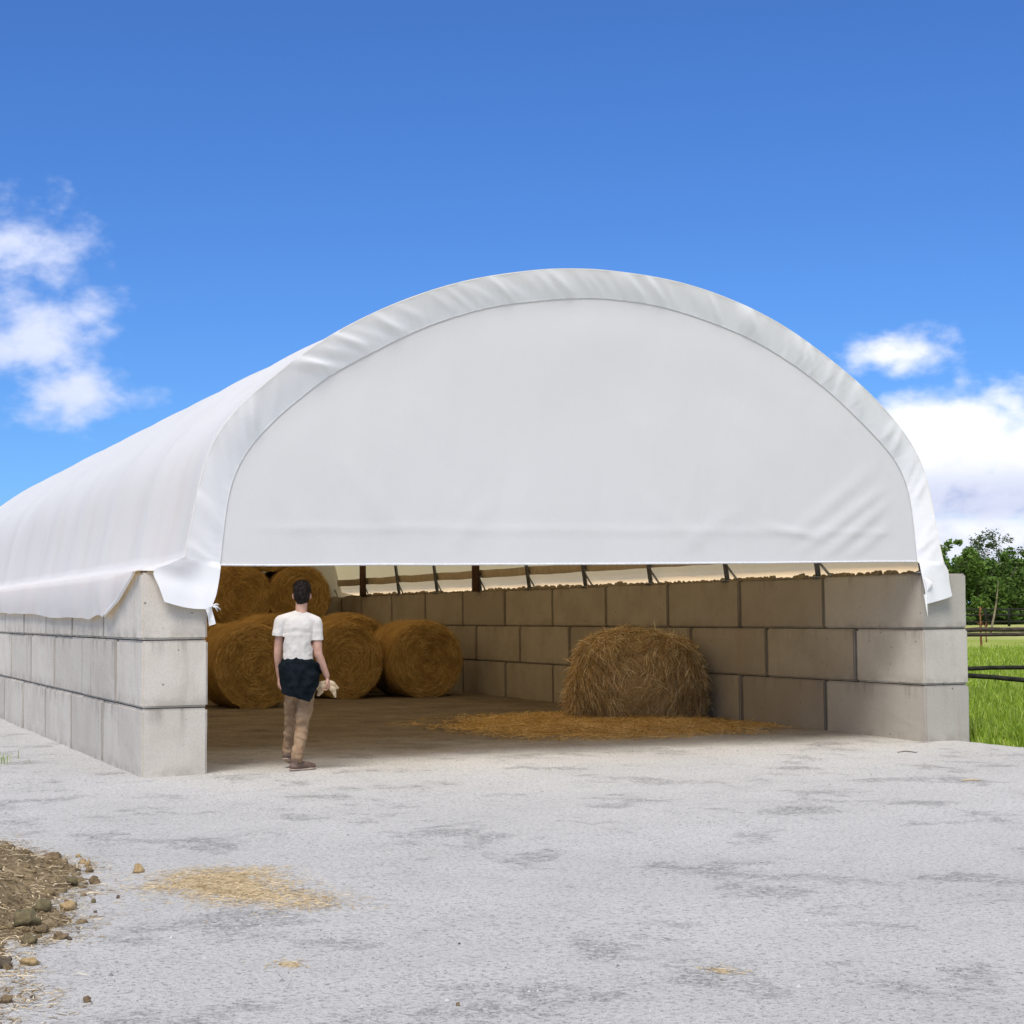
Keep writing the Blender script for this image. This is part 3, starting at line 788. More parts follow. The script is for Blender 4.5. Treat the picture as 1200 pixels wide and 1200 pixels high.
# stones and clods, one by one
def mul_h(x, y):
    s = pdist(x, y, mul)*(1 if in_poly(x, y, mul) else -1)+.16*fbm(x, y, 77, 2.6, 4); return .20*sstep(-.02, .75, s)
ST = 'stones and clods on the yard'
stones = [  # x, y, width, height, material, label
    (-1.55, -5.17, .15, .06, 'brown', 'wide flat brown clod at the upper tip of the mulch bank'),
    (-1.37, -5.00, .035, .025, 'tan', 'small tan stone farthest up the yard, above the pale chain of four'),
    (-1.39, -5.27, .05, .03, 'tan', 'small flat tan stone second from the top of the little chain'),
    (-1.39, -5.44, .045, .05, 'tan', 'upright pale stone in the little chain beside the mulch'),
    (-1.41, -5.63, .055, .036, 'brown', 'brown stone closing the lower end of the little chain'),
    (-1.58, -6.10, .062, .048, 'olive', 'olive brown stone touching the edge of the mulch bank'),
    (-1.50, -6.07, .026, .012, 'dark', 'tiny dark crumb between two brown stones by the mulch'),
    (-1.46, -6.06, .066, .045, 'brown', 'oval brown stone lying clear of the mulch, left of the lone yard stone'),
    (-1.16, -5.76, .070, .052, 'tan', 'lone tan stone on the open yard left of the pale chaff patch'),
    (-1.43, -6.61, .024, .020, 'dark', 'tiny dark stone alone below the pale chaff patch tip'),
    (-1.57, -6.69, .030, .024, 'olive', 'small olive stone above its darker twin, below the oval brown stone'),
    (-1.61, -6.98, .022, .014, 'dark', 'tiny dark stone below the small olive one'),
    (-1.72, -6.84, .085, .060, 'tan', 'plump pale stone at the right side of the mulch bank'),
    (-1.86, -7.00, .10, .075, 'olive', 'grey olive stone half sunk in the mulch above the big rounded one'),
    (-1.99, -7.34, .13, .085, 'olive', 'big rounded olive stone set in the lower mulch bank'),
    (-1.88, -7.66, .085, .034, 'brown', 'low brown clod at the pointed lower edge of the mulch'),
    (-2.03, -7.74, .075, .045, 'olive', 'olive clod just under the big rounded stone'),
    (-2.09, -8.21, .085, .042, 'tan', 'long pale tan stone beside the lower end of the mulch'),
    (-1.85, -7.72, .022, .018, 'dark', 'tiny dark round crumb right of the pointed mulch edge'),
    (-1.99, -9.01, .034, .032, 'brown', 'round brown stone alone on the yard near the bottom left corner'),
    (-2.17, -8.86, .018, .015, 'dark', 'tiny dark crumb left of the round brown corner stone'),
    (-2.27, -8.90, .050, .030, 'brown', 'brown clod cut by the left edge near the bottom corner'),
    (-2.20, -8.20, .09, .05, 'dark', 'dark grey brown clod in the mulch left of the long pale stone'),
    (-.74, -9.64, .019, .017, 'brown', 'small brown stone by itself at the bottom middle of the yard'),
    (-.31, -8.57, .014, .012, 'dark', 'tiny dark pebble on the yard above the bottom middle stone'),
]
for i, (x, y, w, h, mt, lab) in enumerate(stones):
    w, h = w*.84, h*.84; m = MB(); lump(m, (0, 0, h*.26), w/2, w*.5, h*.64, i*2.3+1, 12, 8, .75, uni(0, 1.5)-.4)
    m.v = [(a, b, max(c, -.004)) for a, b, c in m.v]
    o = m.build('stone', M['stone_'+mt], loc=(x, y, yard_z(x, y)+mul_h(x, y)*.9)); tag(o, lab, 'stone', ST)
m = MB(); p = V((6.16, -3.75, yard_z(6.2, -3.8)+.006)); m.tube([p, p+V((.07, -.03, .008)), p+V((.15, -.06, 0))], [.006, .007, .004], 5)
tag(m.build('straw_stalk', M['chaff']), 'single tan straw stalk on the yard in front of the right wall end', 'straw')
m = MB(); p = V((7.40, -1.13, yard_z(7.4, -1.1)+.008)); m.tube([p, p+V((.08, -.03, .012)), p+V((.16, -.08, .0)), p+V((.20, -.07, .0))], [.004, .006, .005, .002], 6)
tag(m.build('twig', M['stone_dark']), 'short dark twig on the yard by the foot of the right wall', 'twig')

# ------------------------------------------------------------------ grass and plants
CX, CY, CZ = -3.11409, -15.68279, 1.44666
random.seed(2)
m = MB()
def blade(x, y, h, w, z=-.055):
    a = uni(0, 2*pi); le = h*abs(gau(.25, .22)); d = V((cos(a), sin(a), 0)); p = V((x, y, z))
    m.ribbon([p, p+d*le*.3+V((0, 0, h*.55)), p+d*le+V((0, 0, h*(.95-.25*le/h)))], w, V((-sin(a+gau(0, .6)), cos(a), .1)).cross(V((0, 0, 1))))
for _ in range(50000):
    y = uni(-3.5, 9.5); x = 9.16+(CX+(y-CY)*.98-9.16)*rnd()**1.35
    if x < 9.16 or x < 9.22+.22*nz(y, 3.3, 0, .9)+.10*nz(y, 7.7, 0, 3.1)+uni(-.05, .1): continue
    if -.05 < y < YEND and x < W+.02: continue
    tft = fbm(x, y, 4, 1.3, 3); blade(x, y, max(.06, uni(.12, .27)+.16*tft)*(.5 if x < 9.35 else 1), uni(.006, .013))
for _ in range(26000):
    y = uni(9, 34); lo, hi = max(9.3, CX+(y-CY)*.72), CX+(y-CY)*.95; x = uni(lo, hi)
    blade(x, y, max(.07, uni(.12, .26)+.15*fbm(x, y, 4, .7, 3)), uni(.012, .026))
for _ in range(26000):
    y = uni(-9, 9); x = uni(9.2, max(9.6, CX+(y-CY)*1.9))
    if x < 9.25+.22*nz(y, 3.3, 0, .9)+uni(0, .1): continue
    blade(x, y, max(.06, uni(.08, .2)+.14*fbm(x, y, 4, .9, 3)), uni(.009, .018))
for _ in range(16000):
    y = uni(9, 40); x = uni(max(9.3, CX+(y-CY)*.5), CX+(y-CY)*1.7)
    blade(x, y, max(.07, uni(.10, .22)+.14*fbm(x, y, 4, .7, 3)), uni(.014, .03))
o = m.build('grass', M['grass']); tag(o, 'bright green meadow grass beyond the right wall end', 'grass', kind='stuff')
m = MB()
for _ in range(900):
    a, r = uni(0, 2*pi), abs(gau(0, .16)); blade(-1.22+r*cos(a), 2.35+1.8*r*sin(a), uni(.05, .15), uni(.005, .010), 0)
o = m.build('grass_tuft', M['grass']); tag(o, 'small tuft of grass at the left edge, before the left wall', 'grass tuft', kind='stuff')
m = MB()   # tall dry stems in the meadow
for (x, y, h, mt) in ((11.55, 1.55, .95, 0),):
    for k in range(5):
        p = V((x+gau(0, .03), y+gau(0, .03), -.05)); q = V((gau(0, .06), gau(0, .06), h*uni(.75, 1)))
        m.tube([p, p+q*.5+V((.01, 0, 0)), p+q], [.006, .005, .003], 5)
        for j in range(14):
            t = uni(.75, 1.0); c = p+q*t; m.ribbon([c, c+V((gau(0, .02), gau(0, .02), .05))], .012, V((.3, .9, 0)))
tag(m.build('dry_weed', M['chaff']), 'tall dry seed stem in the grass in front of the lower fence rails', 'weed')

def at(px, dep):
    """a point on the meadow in the direction seen at that column"""
    az = radians(23.3737)+math.atan((px-600)/2016.4); k = dep/cos(math.atan((px-600)/2016.4)); return V((CX+sin(az)*k, CY+cos(az)*k, -.06))

# near fence
fd = V((.918, -.396, 0)); fo = V((15.17, 7.54, 0)); fn = V((.396, .918, 0))
fence = empty('rail_fence', (fo.x, fo.y, -.06)); tag(fence, 'dark timber rail fence close behind the right wall end, one lower rail slipped', 'fence')
def rail(par, a, b, hz, hy, mat, name='rail'):
    a, b = V(a), V(b); d = b-a; up = V((0, 0, 1)); side = up.cross(d).normalized(); mm = MB()
    n = 14; rows = []
    for k in range(n+1):
        p = a+d*k/n; w = .012*nz(k*.7, a.z*9, 0); r = []
        for j in range(10):
            t = 2*pi*j/10; r.append(p+side*cos(t)*hy+up*(sin(t)*hz*(1+.12*nz(k, j, 3))+w))
        rows.append(r)
    mm.grid(rows, True); mm.f.append(tuple(range(10))); mm.f.append(tuple(range(n*10, n*10+10)))
    return mm.build(name, mat, par)
def F(s, z, off=0.0): return fd*s+fn*off+V((0, 0, z+.06))
for k in range(-2, 5):
    s0 = -.85+2.75*k; mm = MB(); mm.box((-.075, -.06, -.3), (.075, .06, 1.26), .012); o = mm.build('post', M['rail'], fence); o.location = F(s0, -.0); o.rotation_euler.z = -.407
for k in range(-1, 4):
    s0, s1 = -.85+2.75*k-.1, -.85+2.75*(k+1)+.1
    rail(fence, F(s0, 1.115, -.09), F(s1, 1.115, -.09), .040, .030, M['rail']); rail(fence, F(s0, 1.035, -.092), F(s1, 1.035, -.092), .034, .030, M['rail'])
    rail(fence, F(s0, .475, -.09), F(s1, .495, -.09), .036, .03, M['railblack']); rail(fence, F(s0, .46, -.15), F(s1, .16 if k == 0 else .40, -.15), .042, .03, M['railblack'])
# far fence
ff = empty('rail_fence', at(1180, 152)); tag(ff, 'thin black paddock fence far off at the foot of the trees', 'fence')
fx = (at(1181, 152)-at(1154, 153)); step = fx.length; fx.normalize()
for k in range(-3, 8):
    mm = MB(); mm.box((-.09, -.09, 0), (.09, .09, 1.62), .01); o = mm.build('post', M['railblack'], ff); o.location = fx*step*k
for z in (.42, 1.02, 1.50):
    rail(ff, fx*step*-3.2+V((0, 0, z)), fx*step*7.2+V((0, 0, z)), .085, .06, M['railblack'])
# rusty stakes
for px, dep, h, r, lab in ((1147, 66, 1.62, .04, 'rust brown ragged stake standing in the meadow by the wall end'), (1153, 80, .85, .03, 'short brown stake in the meadow just right of the taller rusty one')):
    b = at(px, dep); mm = MB(); n = 9
    mm.tube([b+V((.05*nz(k, px, 0, .8), .03*nz(k, 3, 0), h*k/n)) for k in range(n+1)], [r*(1.15-.5*k/n)*(1+.35*nz(k*1.3, px, 1)) for k in range(n+1)], 7)
    for k in range(14):
        t = uni(.3, 1); c = b+V((0, 0, h*t)); mm.tube([c, c+V((gau(0, .09), gau(0, .09), .12))], [.018, .006], 5)
    tag(mm.build('wooden_stake', M['rust']), lab, 'stake')

# trees
def tree(name, lab, loc, h, cr, leafm, n, ls, seed, low=.05, sparse=0.0, barkm='bark', tr=.20, group='trees behind the paddock', nl=9, trunk_h=None):
    random.seed(seed); root = empty(name, loc); tag(root, lab, 'tree', group)
    mm = MB(); th = trunk_h or h*.55; lean = V((gau(0, .05), gau(0, .05), 0))*h
    spine = [V((lean.x*t+.04*h*nz(t*2, seed, 0), lean.y*t+.04*h*nz(t*2, 0, seed), th*t-.1)) for t in [k/8 for k in range(9)]]
    mm.tube(spine, [tr*(1.25-.8*k/8) for k in range(9)], 8); tips = []
    for k in range(nl):
        t = uni(.35, 1); p = spine[int(t*8)]; a = 2*pi*(k+rnd()*.6)/nl; le = cr*uni(.5, .95); d = V((cos(a), sin(a), uni(.2, 1.0)))
        q = [p, p+d*le*.35+V((0, 0, .1)), p+d*le*.7+V((0, 0, le*.12)), p+d*le+V((0, 0, le*.3))]
        mm.tube(q, [tr*.5, tr*.34, tr*.2, tr*.07], 6); tips.append(q[2]); tips.append(q[3])
        for _ in range(3):
            c = random.choice(q[1:3]); e = c+V((gau(0, 1), gau(0, 1), abs(gau(.6, .5))))*cr*.3; mm.tube([c, (c+e)/2+V((0, 0, .1)), e], [tr*.16, tr*.1, tr*.03], 5); tips.append(e)
    mm.build('trunk', M[barkm], root)
    # leaf clumps: big ones fill the body, small ones make the uneven outline
    cl = []
    for _ in range(46):
        a = uni(0, 2*pi); z = uni(low, 1)*h; t = z/h; wid = cr*sqrt(max(.02, 1-((t-.45)/.58)**2)); r = wid*sqrt(uni(.15, 1))
        cl.append((V((cos(a)*r, sin(a)*r, z-.04*h)), uni(.10, .22)*cr*(1.25-.5*t)))
    for q in tips: cl.append((q, .16*cr))
    lm = MB()
    for _ in range(n):
        c, r = random.choice(cl); d = V((gau(0, 1), gau(0, 1), gau(0, .8))); d = d/max(d.length, .01)*r*rnd()**.4; p = c+d
        if p.z < 0 or p.z > h*1.02: continue
        s = ls*uni(.6, 1.35); u = V((gau(0, 1), gau(0, 1), gau(0, .6))).normalized(); w = u.cross(V((gau(0, 1), gau(0, 1), gau(0, 1)))).normalized()
        lm.add([p-u*s, p+w*s*.5, p+u*s, p-w*s*.5], [(0, 1, 2, 3)])
    lm.build('crown', M[leafm], root, smooth=False)
    return root
tree('tree', 'rounded dark tree seen in the gap right beside the white cover', at(1114, 168), 8.4, 3.4, 'leafmid', 5200, .24, 41)
tree('tree', 'low dark bushy tree between the rounded tree and the twiggy one', at(1143, 182), 6.2, 4.0, 'leafdark', 6200, .26, 42, 0)
tree('tree', 'tall tree with thin leafy twigs standing above the dark bushes', at(1170, 188), 10.4, 5.2, 'leafdry', 9000, .14, 43, .35, nl=14)
tree('tree', 'broad dark green bush under the twiggy tree top', at(1176, 176), 6.7, 4.6, 'leafdark', 7600, .26, 44, 0)
tree('tree', 'dark green tree at the very right edge, beside the broad bush', at(1203, 180), 7.9, 4.2, 'leafmid', 6000, .25, 45, 0)
tree('tree', 'low dark thicket filling the foot of the trees by the far fence', at(1158, 172), 4.6, 5.2, 'leafdark', 6500, .25, 47, 0)
tree('tree', 'dark tree just beyond the right edge, half out of the picture', at(1226, 186), 7.4, 4.6, 'leafdark', 5200, .27, 46, 0)
b = at(1158, 112); mm = MB(); mm.tube([b+V((.55*t+.12*sin(t*3), -.2*t, 3.35*t)) for t in [k/10 for k in range(11)]], [.085-.055*k/10 for k in range(11)], 7)
r_ = empty('sapling', b); tag(r_, 'slender pale bare sapling before the dark bushes', 'tree')
o = mm.build('trunk', M['palebark'], r_); o.matrix_parent_inverse = Matrix.Translation(-b)
mm = MB(); random.seed(9)
for _ in range(70):
    c = b+V((.55, -.2, 3.0))+V((gau(0, .3), gau(0, .3), gau(0, .35))); u = V((gau(0, 1), gau(0, 1), gau(0, 1))).normalized()*.12; w = u.cross(V((.3, .4, .8))).normalized()*.05; mm.add([c-u, c+w, c+u, c-w], [(0, 1, 2, 3)])
o = mm.build('crown', M['leafmid'], r_, smooth=False); o.matrix_parent_inverse = Matrix.Translation(-b)

# ------------------------------------------------------------------ the walking man
random.seed(1)
class Blob:
    """overlapping tapered limbs and ellipsoids, fused into one continuous surface"""
    def __init__(s): s.m = MB()
    def cap(s, pts, rads, flat=1.0, fax=(0, 1, 0), seg=16):
        pts = [V(p) for p in pts]; d0 = (pts[0]-pts[1]).normalized(); d1 = (pts[-1]-pts[-2]).normalized()
        P = [pts[0]+d0*rads[0]*.95, pts[0]+d0*rads[0]*.75, pts[0]+d0*rads[0]*.38]+pts+[pts[-1]+d1*rads[-1]*.38, pts[-1]+d1*rads[-1]*.75, pts[-1]+d1*rads[-1]*.95]
        R = [rads[0]*.25, rads[0]*.66, rads[0]*.92]+list(rads)+[rads[-1]*.92, rads[-1]*.66, rads[-1]*.25]
        a = len(s.m.v); s.m.tube(P, R, seg)
        if flat != 1.0:
            f = V(fax).normalized(); cen = []
            for i, p in enumerate(P):
                for k in range(seg):
                    q = V(s.m.v[a+i*seg+k]); e = (q-p).dot(f); s.m.v[a+i*seg+k] = tuple(q-f*e*(1-flat))
    def ell(s, c, r, rot=(0, 0, 0), n1=20, n2=12):
        M3 = Matrix.Rotation(rot[2], 3, 'Z') @ Matrix.Rotation(rot[1], 3, 'Y') @ Matrix.Rotation(rot[0], 3, 'X'); rows = []
        for j in range(n2+1):
            th = .02+(pi-.04)*j/n2
            rows.append([V(c)+M3 @ V((r[0]*sin(th)*cos(2*pi*i/n1), r[1]*sin(th)*sin(2*pi*i/n1), r[2]*cos(th))) for i in range(n1)])
        o = len(s.m.v); s.m.grid(rows, True); s.m.f.append(tuple(o+i for i in range(n1))[::-1]); s.m.f.append(tuple(o+n2*n1+i for i in range(n1)))
    def build(s, name, mat, parent, vox, sm=6, disp=None, cuts=None):
        me = s.m.mesh('raw', None); o = bpy.data.objects.new('raw', me); COL.objects.link(o)
        r = o.modifiers.new('fuse', 'REMESH'); r.mode = 'VOXEL'; r.voxel_size = vox; r.use_smooth_shade = True
        q = o.modifiers.new('soft', 'SMOOTH'); q.factor = .5; q.iterations = sm
        bpy.context.view_layer.update(); dg = bpy.context.evaluated_depsgraph_get()
        out = bpy.data.meshes.new_from_object(o.evaluated_get(dg)); bpy.data.objects.remove(o); bpy.data.meshes.remove(me)
        if cuts:
            bm = bmesh.new(); bm.from_mesh(out)
            bmesh.ops.delete(bm, geom=[v for v in bm.verts if any((v.co-V(p)).dot(V(n)) > 0 and (v.co-V(p)).length < rr for p, n, rr in cuts)], context='VERTS')
            bm.to_mesh(out); bm.free()
        out.name = name; out.materials.clear(); out.materials.append(mat); out.update()
        if disp:
            ns = [v.normal.copy() for v in out.vertices]
            for v, n in zip(out.vertices, ns): v.co += n*disp(v.co)
        out.polygons.foreach_set('use_smooth', [True]*len(out.polygons))
        return link(name, out, parent)
def K(cx, cz, y=0.0): return V(((cx-250)*.001664, y, (1130-cz)*.001664))     # sketch units to metres
man = empty('person', (1.487, -.03, yard_z(1.48, 0)), -radians(16.3)); tag(man, 'person seen from behind in a white T-shirt, a black jacket tied at the waist', 'person')
hipL, hipR = K(205, 640, .0), K(275, 640, .0)
kneeL, ankL = K(184, 872, .24), K(168, 1034, .34)
kneeR, ankR = K(250, 885, .06), K(226, 1066, -.02)
shL, shR = K(133, 292, .0), K(330, 300, .0)
elL, haL = K(117, 468, .03), K(124, 598, -.00+.09)
elR, haR = K(343, 478, -.02), K(392, 603, .03)
headc = K(252, 142, .02)
b = Blob()
b.ell(headc+V((0, .01, .014)), (.074, .095, .098)); b.ell(headc+V((0, .045, -.05)), (.055, .058, .065)); b.ell(headc+V((0, .105, -.018)), (.013, .022, .022), (.3, 0, 0)); b.ell(headc+V((0, .095, -.058)), (.024, .012, .010))
for s_ in (-1, 1):
    b.ell(headc+V((s_*.078, .0, -.018)), (.011, .019, .031), (0, 0, s_*.35)); b.ell(headc+V((s_*.030, .088, .012)), (.012, .010, .009))
b.cap([headc+V((0, -.012, -.04)), K(248, 235, .0), K(246, 262, .0)], [.056, .054, .064])
b.ell(K(234, 330, .01), (.155, .095, .14)); b.ell(K(234, 450, .0), (.135, .09, .14)); b.ell(K(236, 580, .0), (.140, .095, .15))
b.cap([shL, K(128, 372, .01), elL], [.047, .045, .039]); b.cap([elL, elL.lerp(haL, .35), haL], [.039, .038, .026])
b.cap([shR, K(336, 390, -.01), elR], [.047, .046, .040]); b.cap([elR, elR.lerp(haR, .35), haR], [.040, .039, .027])
b.cap([K(158, 300, 0), K(240, 275, 0), K(308, 303, 0)], [.044, .052, .044])
for hp, kn, an in ((hipL, kneeL, ankL), (hipR, kneeR, ankR)): b.cap([hp, kn, an], [.060, .043, .034])
def hand(b, w, d, palm_n, thumb_side, curl):
    d = V(d).normalized(); n = V(palm_n); n -= d*n.dot(d); n.normalize(); sd = d.cross(n)*thumb_side
    b.cap([w, w+d*.05, w+d*.085], [.024, .029, .027], .62, n)
    for i, (o_, ln, r) in enumerate(((.030, .070, .0092), (.010, .078, .0096), (-.011, .072, .0092), (-.030, .056, .0082))):
        p = w+d*.084+sd*o_; q = p+(d*cos(curl*.6)+n*sin(curl*.6))*ln*.45; r2 = q+(d*cos(curl*1.5)+n*sin(curl*1.5))*ln*.32; r3 = r2+(d*cos(curl*2.3)+n*sin(curl*2.3))*ln*.25
        b.cap([p-d*.015, q, r2, r3], [r*1.05, r, r*.95, r*.85], seg=10)
    p = w+d*.028+sd*.022; b.cap([p, p+sd*.022+d*.026+n*.010, p+sd*.026+d*.056+n*.026], [.0125, .0108, .009], seg=10)
hand(b, haL+V((0, 0, -.012)), (.02, .10, -1), (1, .25, 0), 1, .55)
hand(b, haR+V((0, 0, -.01)), (.22, .25, -1), (-1, .1, -.1), -1, .95)
b.build('body', M['skin'], man, .0062, 3)
# hair: crown and back of the head, clipped short at the neck
b = Blob(); b.ell(headc+V((0, -.006, .040)), (.083, .100, .088)); b.ell(headc+V((0, -.040, .0)), (.078, .068, .088)); b.ell(headc+V((.0, -.045, -.055)), (.058, .042, .045)); b.ell(headc+V((.012, .05, .095)), (.062, .05, .036), (0, .2, .3))
b.build('hair', M['hair'], man, .007, 2, lambda p: .005*nz(p.x, p.y, p.z*.6, 70)+.007*nz(p.x, p.y, p.z*.5, 30))
hd = man.children[-1].data; hm = MB(); hm.v = [tuple(v.co) for v in hd.vertices]; hm.f = [tuple(p.vertices) for p in hd.polygons]; nv_ = len(hm.v)
for _ in range(2200):
    i_ = random.randrange(nv_); p = hd.vertices[i_].co; n_ = hd.vertices[i_].normal; dn = V((gau(.1, .35), gau(-.1, .35), -.9 if p.z < headc.z+.07 else gau(.2, .5)))
    if p.z < headc.z-.035 or (abs(p.x-headc.x) > .05 and p.z < headc.z+.02): continue
    q = p+n_*.001; hm.ribbon([p, q+(dn*.6+n_*.25)*.010, q+(dn+n_*.25)*.017], uni(.003, .006), n_)
hn = hm.mesh('hair', M['hair']); man.children[-1].data = hn
# shirt
def shirt_w(p):
    q = p.z*1.0; f = sstep(1.5, 1.35, q)
    a = .005*nz(p.x*6, p.y*5, p.z*8+p.x*7)+.0022*nz(p.x*15, p.y*10, p.z*20-p.x*14)-.010*abs(nz(p.x*6+p.z*8, 4+p.y*4, p.z*7-p.x*8))*sstep(1.44, 1.3, q)-.006*abs(nz(p.x*15+p.z*9, 7, p.z*19-p.x*9))*sstep(1.22, 1.08, q)+.004
    zz = p.z-1.30+abs(p.x+.03)*1.25; a += .0015*exp(-(zz/.022)**2)*(1 if p.y < 0 else 0)
    zz = p.z-1.215+abs(p.x+.035)*1.5; a += .0*exp(-(zz/.016)**2)*(1 if p.y < 0 else 0)
    return a*f
b = Blob()
b.ell(K(234, 330, .0), (.160, .110, .150)); b.cap([K(233, 370, .0), K(232, 430, .0), K(231, 492, .0), K(231, 512, .0)], [.152, .143, .143, .143], .74); b.cap([K(150, 290, 0), K(243, 266, 0), K(312, 294, 0)], [.063, .070, .063])
b.cap([K(246, 276, .005), K(247, 262, .005)], [.080, .066])
b.cap([shL+V((.010, 0, -.005)), K(127, 340, 0), K(119, 378, 0)], [.067, .062, .062], .92); b.cap([shR+V((-.010, 0, -.005)), K(330, 355, -.005), K(333, 404, -.01)], [.067, .063, .063], .92)
b.build('shirt', M['shirt'], man, .006, 4, shirt_w, [(K(118, 376, 0), (-.10, 0, -1), .085), (K(333, 402, 0), (.06, 0, -1), .085)])
# jacket knotted round the hips
def jac_w(p): return .007*nz(p.x*8, p.y*7, p.z*7+p.x*10)+.006*nz(p.x*19, p.y*14, p.z*15)-.022*abs(nz(p.x*8+p.z*6, 2, p.z*8-p.x*7))+.008
b = Blob()
b.cap([K(231, 578, .0), K(234, 600, .0), K(238, 632, -.01)], [.184, .188, .182], .80); b.cap([K(150, 528, .0), K(180, 526, -.085), K(235, 525, -.112), K(285, 526, -.085), K(312, 528, 0)], [.026]*5)
b.cap([K(205, 600, -.03), K(194, 650, -.035), K(186, 676, -.03)], [.125, .105, .060], .85); b.cap([K(270, 600, -.03), K(278, 670, -.035), K(290, 722, -.04)], [.128, .100, .036], .85)
b.cap([K(238, 640, -.01), K(240, 690, -.015), K(244, 740, -.02)], [.176, .166, .140], .80); b.cap([K(335, 545, 0), K(345, 570, .04), K(300, 600, .12), K(240, 590, .14), K(150, 560, .08), K(140, 545, 0)], [.035]*6)
b.cap([K(245, 590, .13), K(240, 700, .16), K(236, 770, .16)], [.045, .042, .034], .6)
b.build('jacket', M['jacket'], man, .006, 4, jac_w, [(K(205, 718, 0), (-.30, 0, -.95), .5), (K(322, 690, 0), (.90, 0, -.44), .35)])
# trousers
def tro_w(p):
    return .007*nz(p.x*9+p.z*4, p.y*9, p.z*8)+.006*nz(p.x*17+p.z*14, p.y*14, p.z*19)-.013*abs(nz(p.x*9+p.z*8, 3+p.y*6, p.z*11-p.x*8))-.008*abs(nz(p.x*12, 8, p.z*30+p.x*12))*sstep(.5, .2, p.z)+.005
b = Blob()
b.cap([K(208, 600, 0), K(266, 600, 0)], [.108, .108], .9)
b.cap([hipL+V((0, 0, .0)), hipL.lerp(kneeL, .5), kneeL, kneeL.lerp(ankL, .5), ankL+V((0, -.01, .035)), ankL+V((.0, -.01, .0))], [.086, .068, .055, .050, .048, .050], .95)
b.cap([hipR, hipR.lerp(kneeR, .5)+V((.01, 0, 0)), kneeR, kneeR.lerp(ankR, .5), ankR+V((0, -.01, .045)), ankR+V((0, -.01, .012))], [.098, .078, .062, .056, .054, .057], .95)
b.build('trousers', M['trousers'], man, .0075, 4, tro_w)
def shoe(an, yaw, pitch, lift):
    R_ = Matrix.Rotation(yaw, 3, 'Z') @ Matrix.Rotation(pitch, 3, 'X')
    o_ = V((an.x, an.y, 0)); base = V((0, 0, lift))
    T_ = lambda x, y, z: o_+base+R_ @ V((x, y, z))
    b = Blob(); b.cap([T_(0, -.045, .045), T_(0, .03, .052), T_(.004, .12, .040), T_(.004, .175, .034)], [.040, .043, .040, .030], .95, (0, 0, 1)); b.cap([T_(0, -.03, .06), T_(0, -.015, .115)], [.040, .043])
    s1 = b.build('shoe', M['shoe'], man, .006, 3, lambda p: .003*nz(p.x, p.y, p.z, 30))
    b = Blob(); b.cap([T_(0, -.052, .014), T_(0, .03, .012), T_(.005, .125, .013), T_(.005, .185, .016)], [.040, .038, .046, .030], .34, R_ @ V((0, 0, 1)))
    b.build('sole', M['sole'], s1, .005, 2)
shoe(ankR+V((.0, .0, 0)), -.95, .0, 0.0)
shoe(ankL, -.25, -.22, .058)
# the beige cloth in his right hand
b = Blob(); hr = haR+V((.018, .02, -.085))
b.cap([hr+V((-.02, -.005, .03)), hr+V((.035, 0, .01)), hr+V((.075, .02, -.03))], [.022, .026, .022], .7); b.cap([hr+V((.0, 0, .0)), hr+V((.045, 0, -.05)), hr+V((.06, .01, -.11))], [.024, .030, .014], .55)
b.cap([hr+V((-.01, 0, .0)), hr+V((-.055, 0, -.02)), hr+V((-.10, .01, -.09))], [.024, .036, .018], .5); b.cap([hr+V((-.05, 0, .02)), hr+V((-.085, 0, .01)), hr+V((-.10, .01, -.03))], [.020, .030, .022], .5)
o = b.build('cloth', M['cloth'], None, .006, 2, lambda p: .008*nz(p.x, p.y, p.z, 22)+.004*nz(p.x, p.y, p.z, 48))
o.location = man.location; o.rotation_euler = man.rotation_euler; tag(o, 'crumpled beige cloth hanging from the right hand of the walking man', 'cloth')

# ------------------------------------------------------------------ sky, sun, camera
SUN_EL, SUN_AZ = radians(57), atan2(-.66, -.75)       # high, from behind the camera and a little to the left
w = bpy.data.worlds.new('World'); scene.world = w; w.use_nodes = True
t = NT.__new__(NT); t.t = w.node_tree; t.n = t.t.nodes; t.n.clear(); out = t.n.new('ShaderNodeOutputWorld')
sky = t.node('ShaderNodeTexSky', sky_type='NISHITA', sun_disc=False, sun_elevation=SUN_EL, sun_rotation=SUN_AZ % (2*pi), altitude=300, air_density=1.0, dust_density=.3, ozone_density=2.2)
SKYMIX = t.mix(1.0, sky.outputs[0], (.44, .79, 1.38), 'MULTIPLY')
bg = t.node('ShaderNodeBackground'); t.ln(SKYMIX, bg.inputs[0]); bg.inputs[1].default_value = .088
g = t.coord('Generated'); sp = t.node('ShaderNodeSeparateXYZ'); t.ln(g, sp.inputs[0])
deg = 180/pi
az = t.math('MULTIPLY', t.math('ARCTAN2', sp.outputs[0], sp.outputs[1]), deg); el = t.math('MULTIPLY', t.math('ARCSINE', sp.outputs[2]), deg)
cv = t.node('ShaderNodeCombineXYZ'); t.ln(az, cv.inputs[0]); t.ln(t.math('MULTIPLY', el, 1.5), cv.inputs[1])
n1 = t.noise(cv.outputs[0], .60, 5, .52); n2 = t.noise(cv.outputs[0], 2.1, 5, .6)
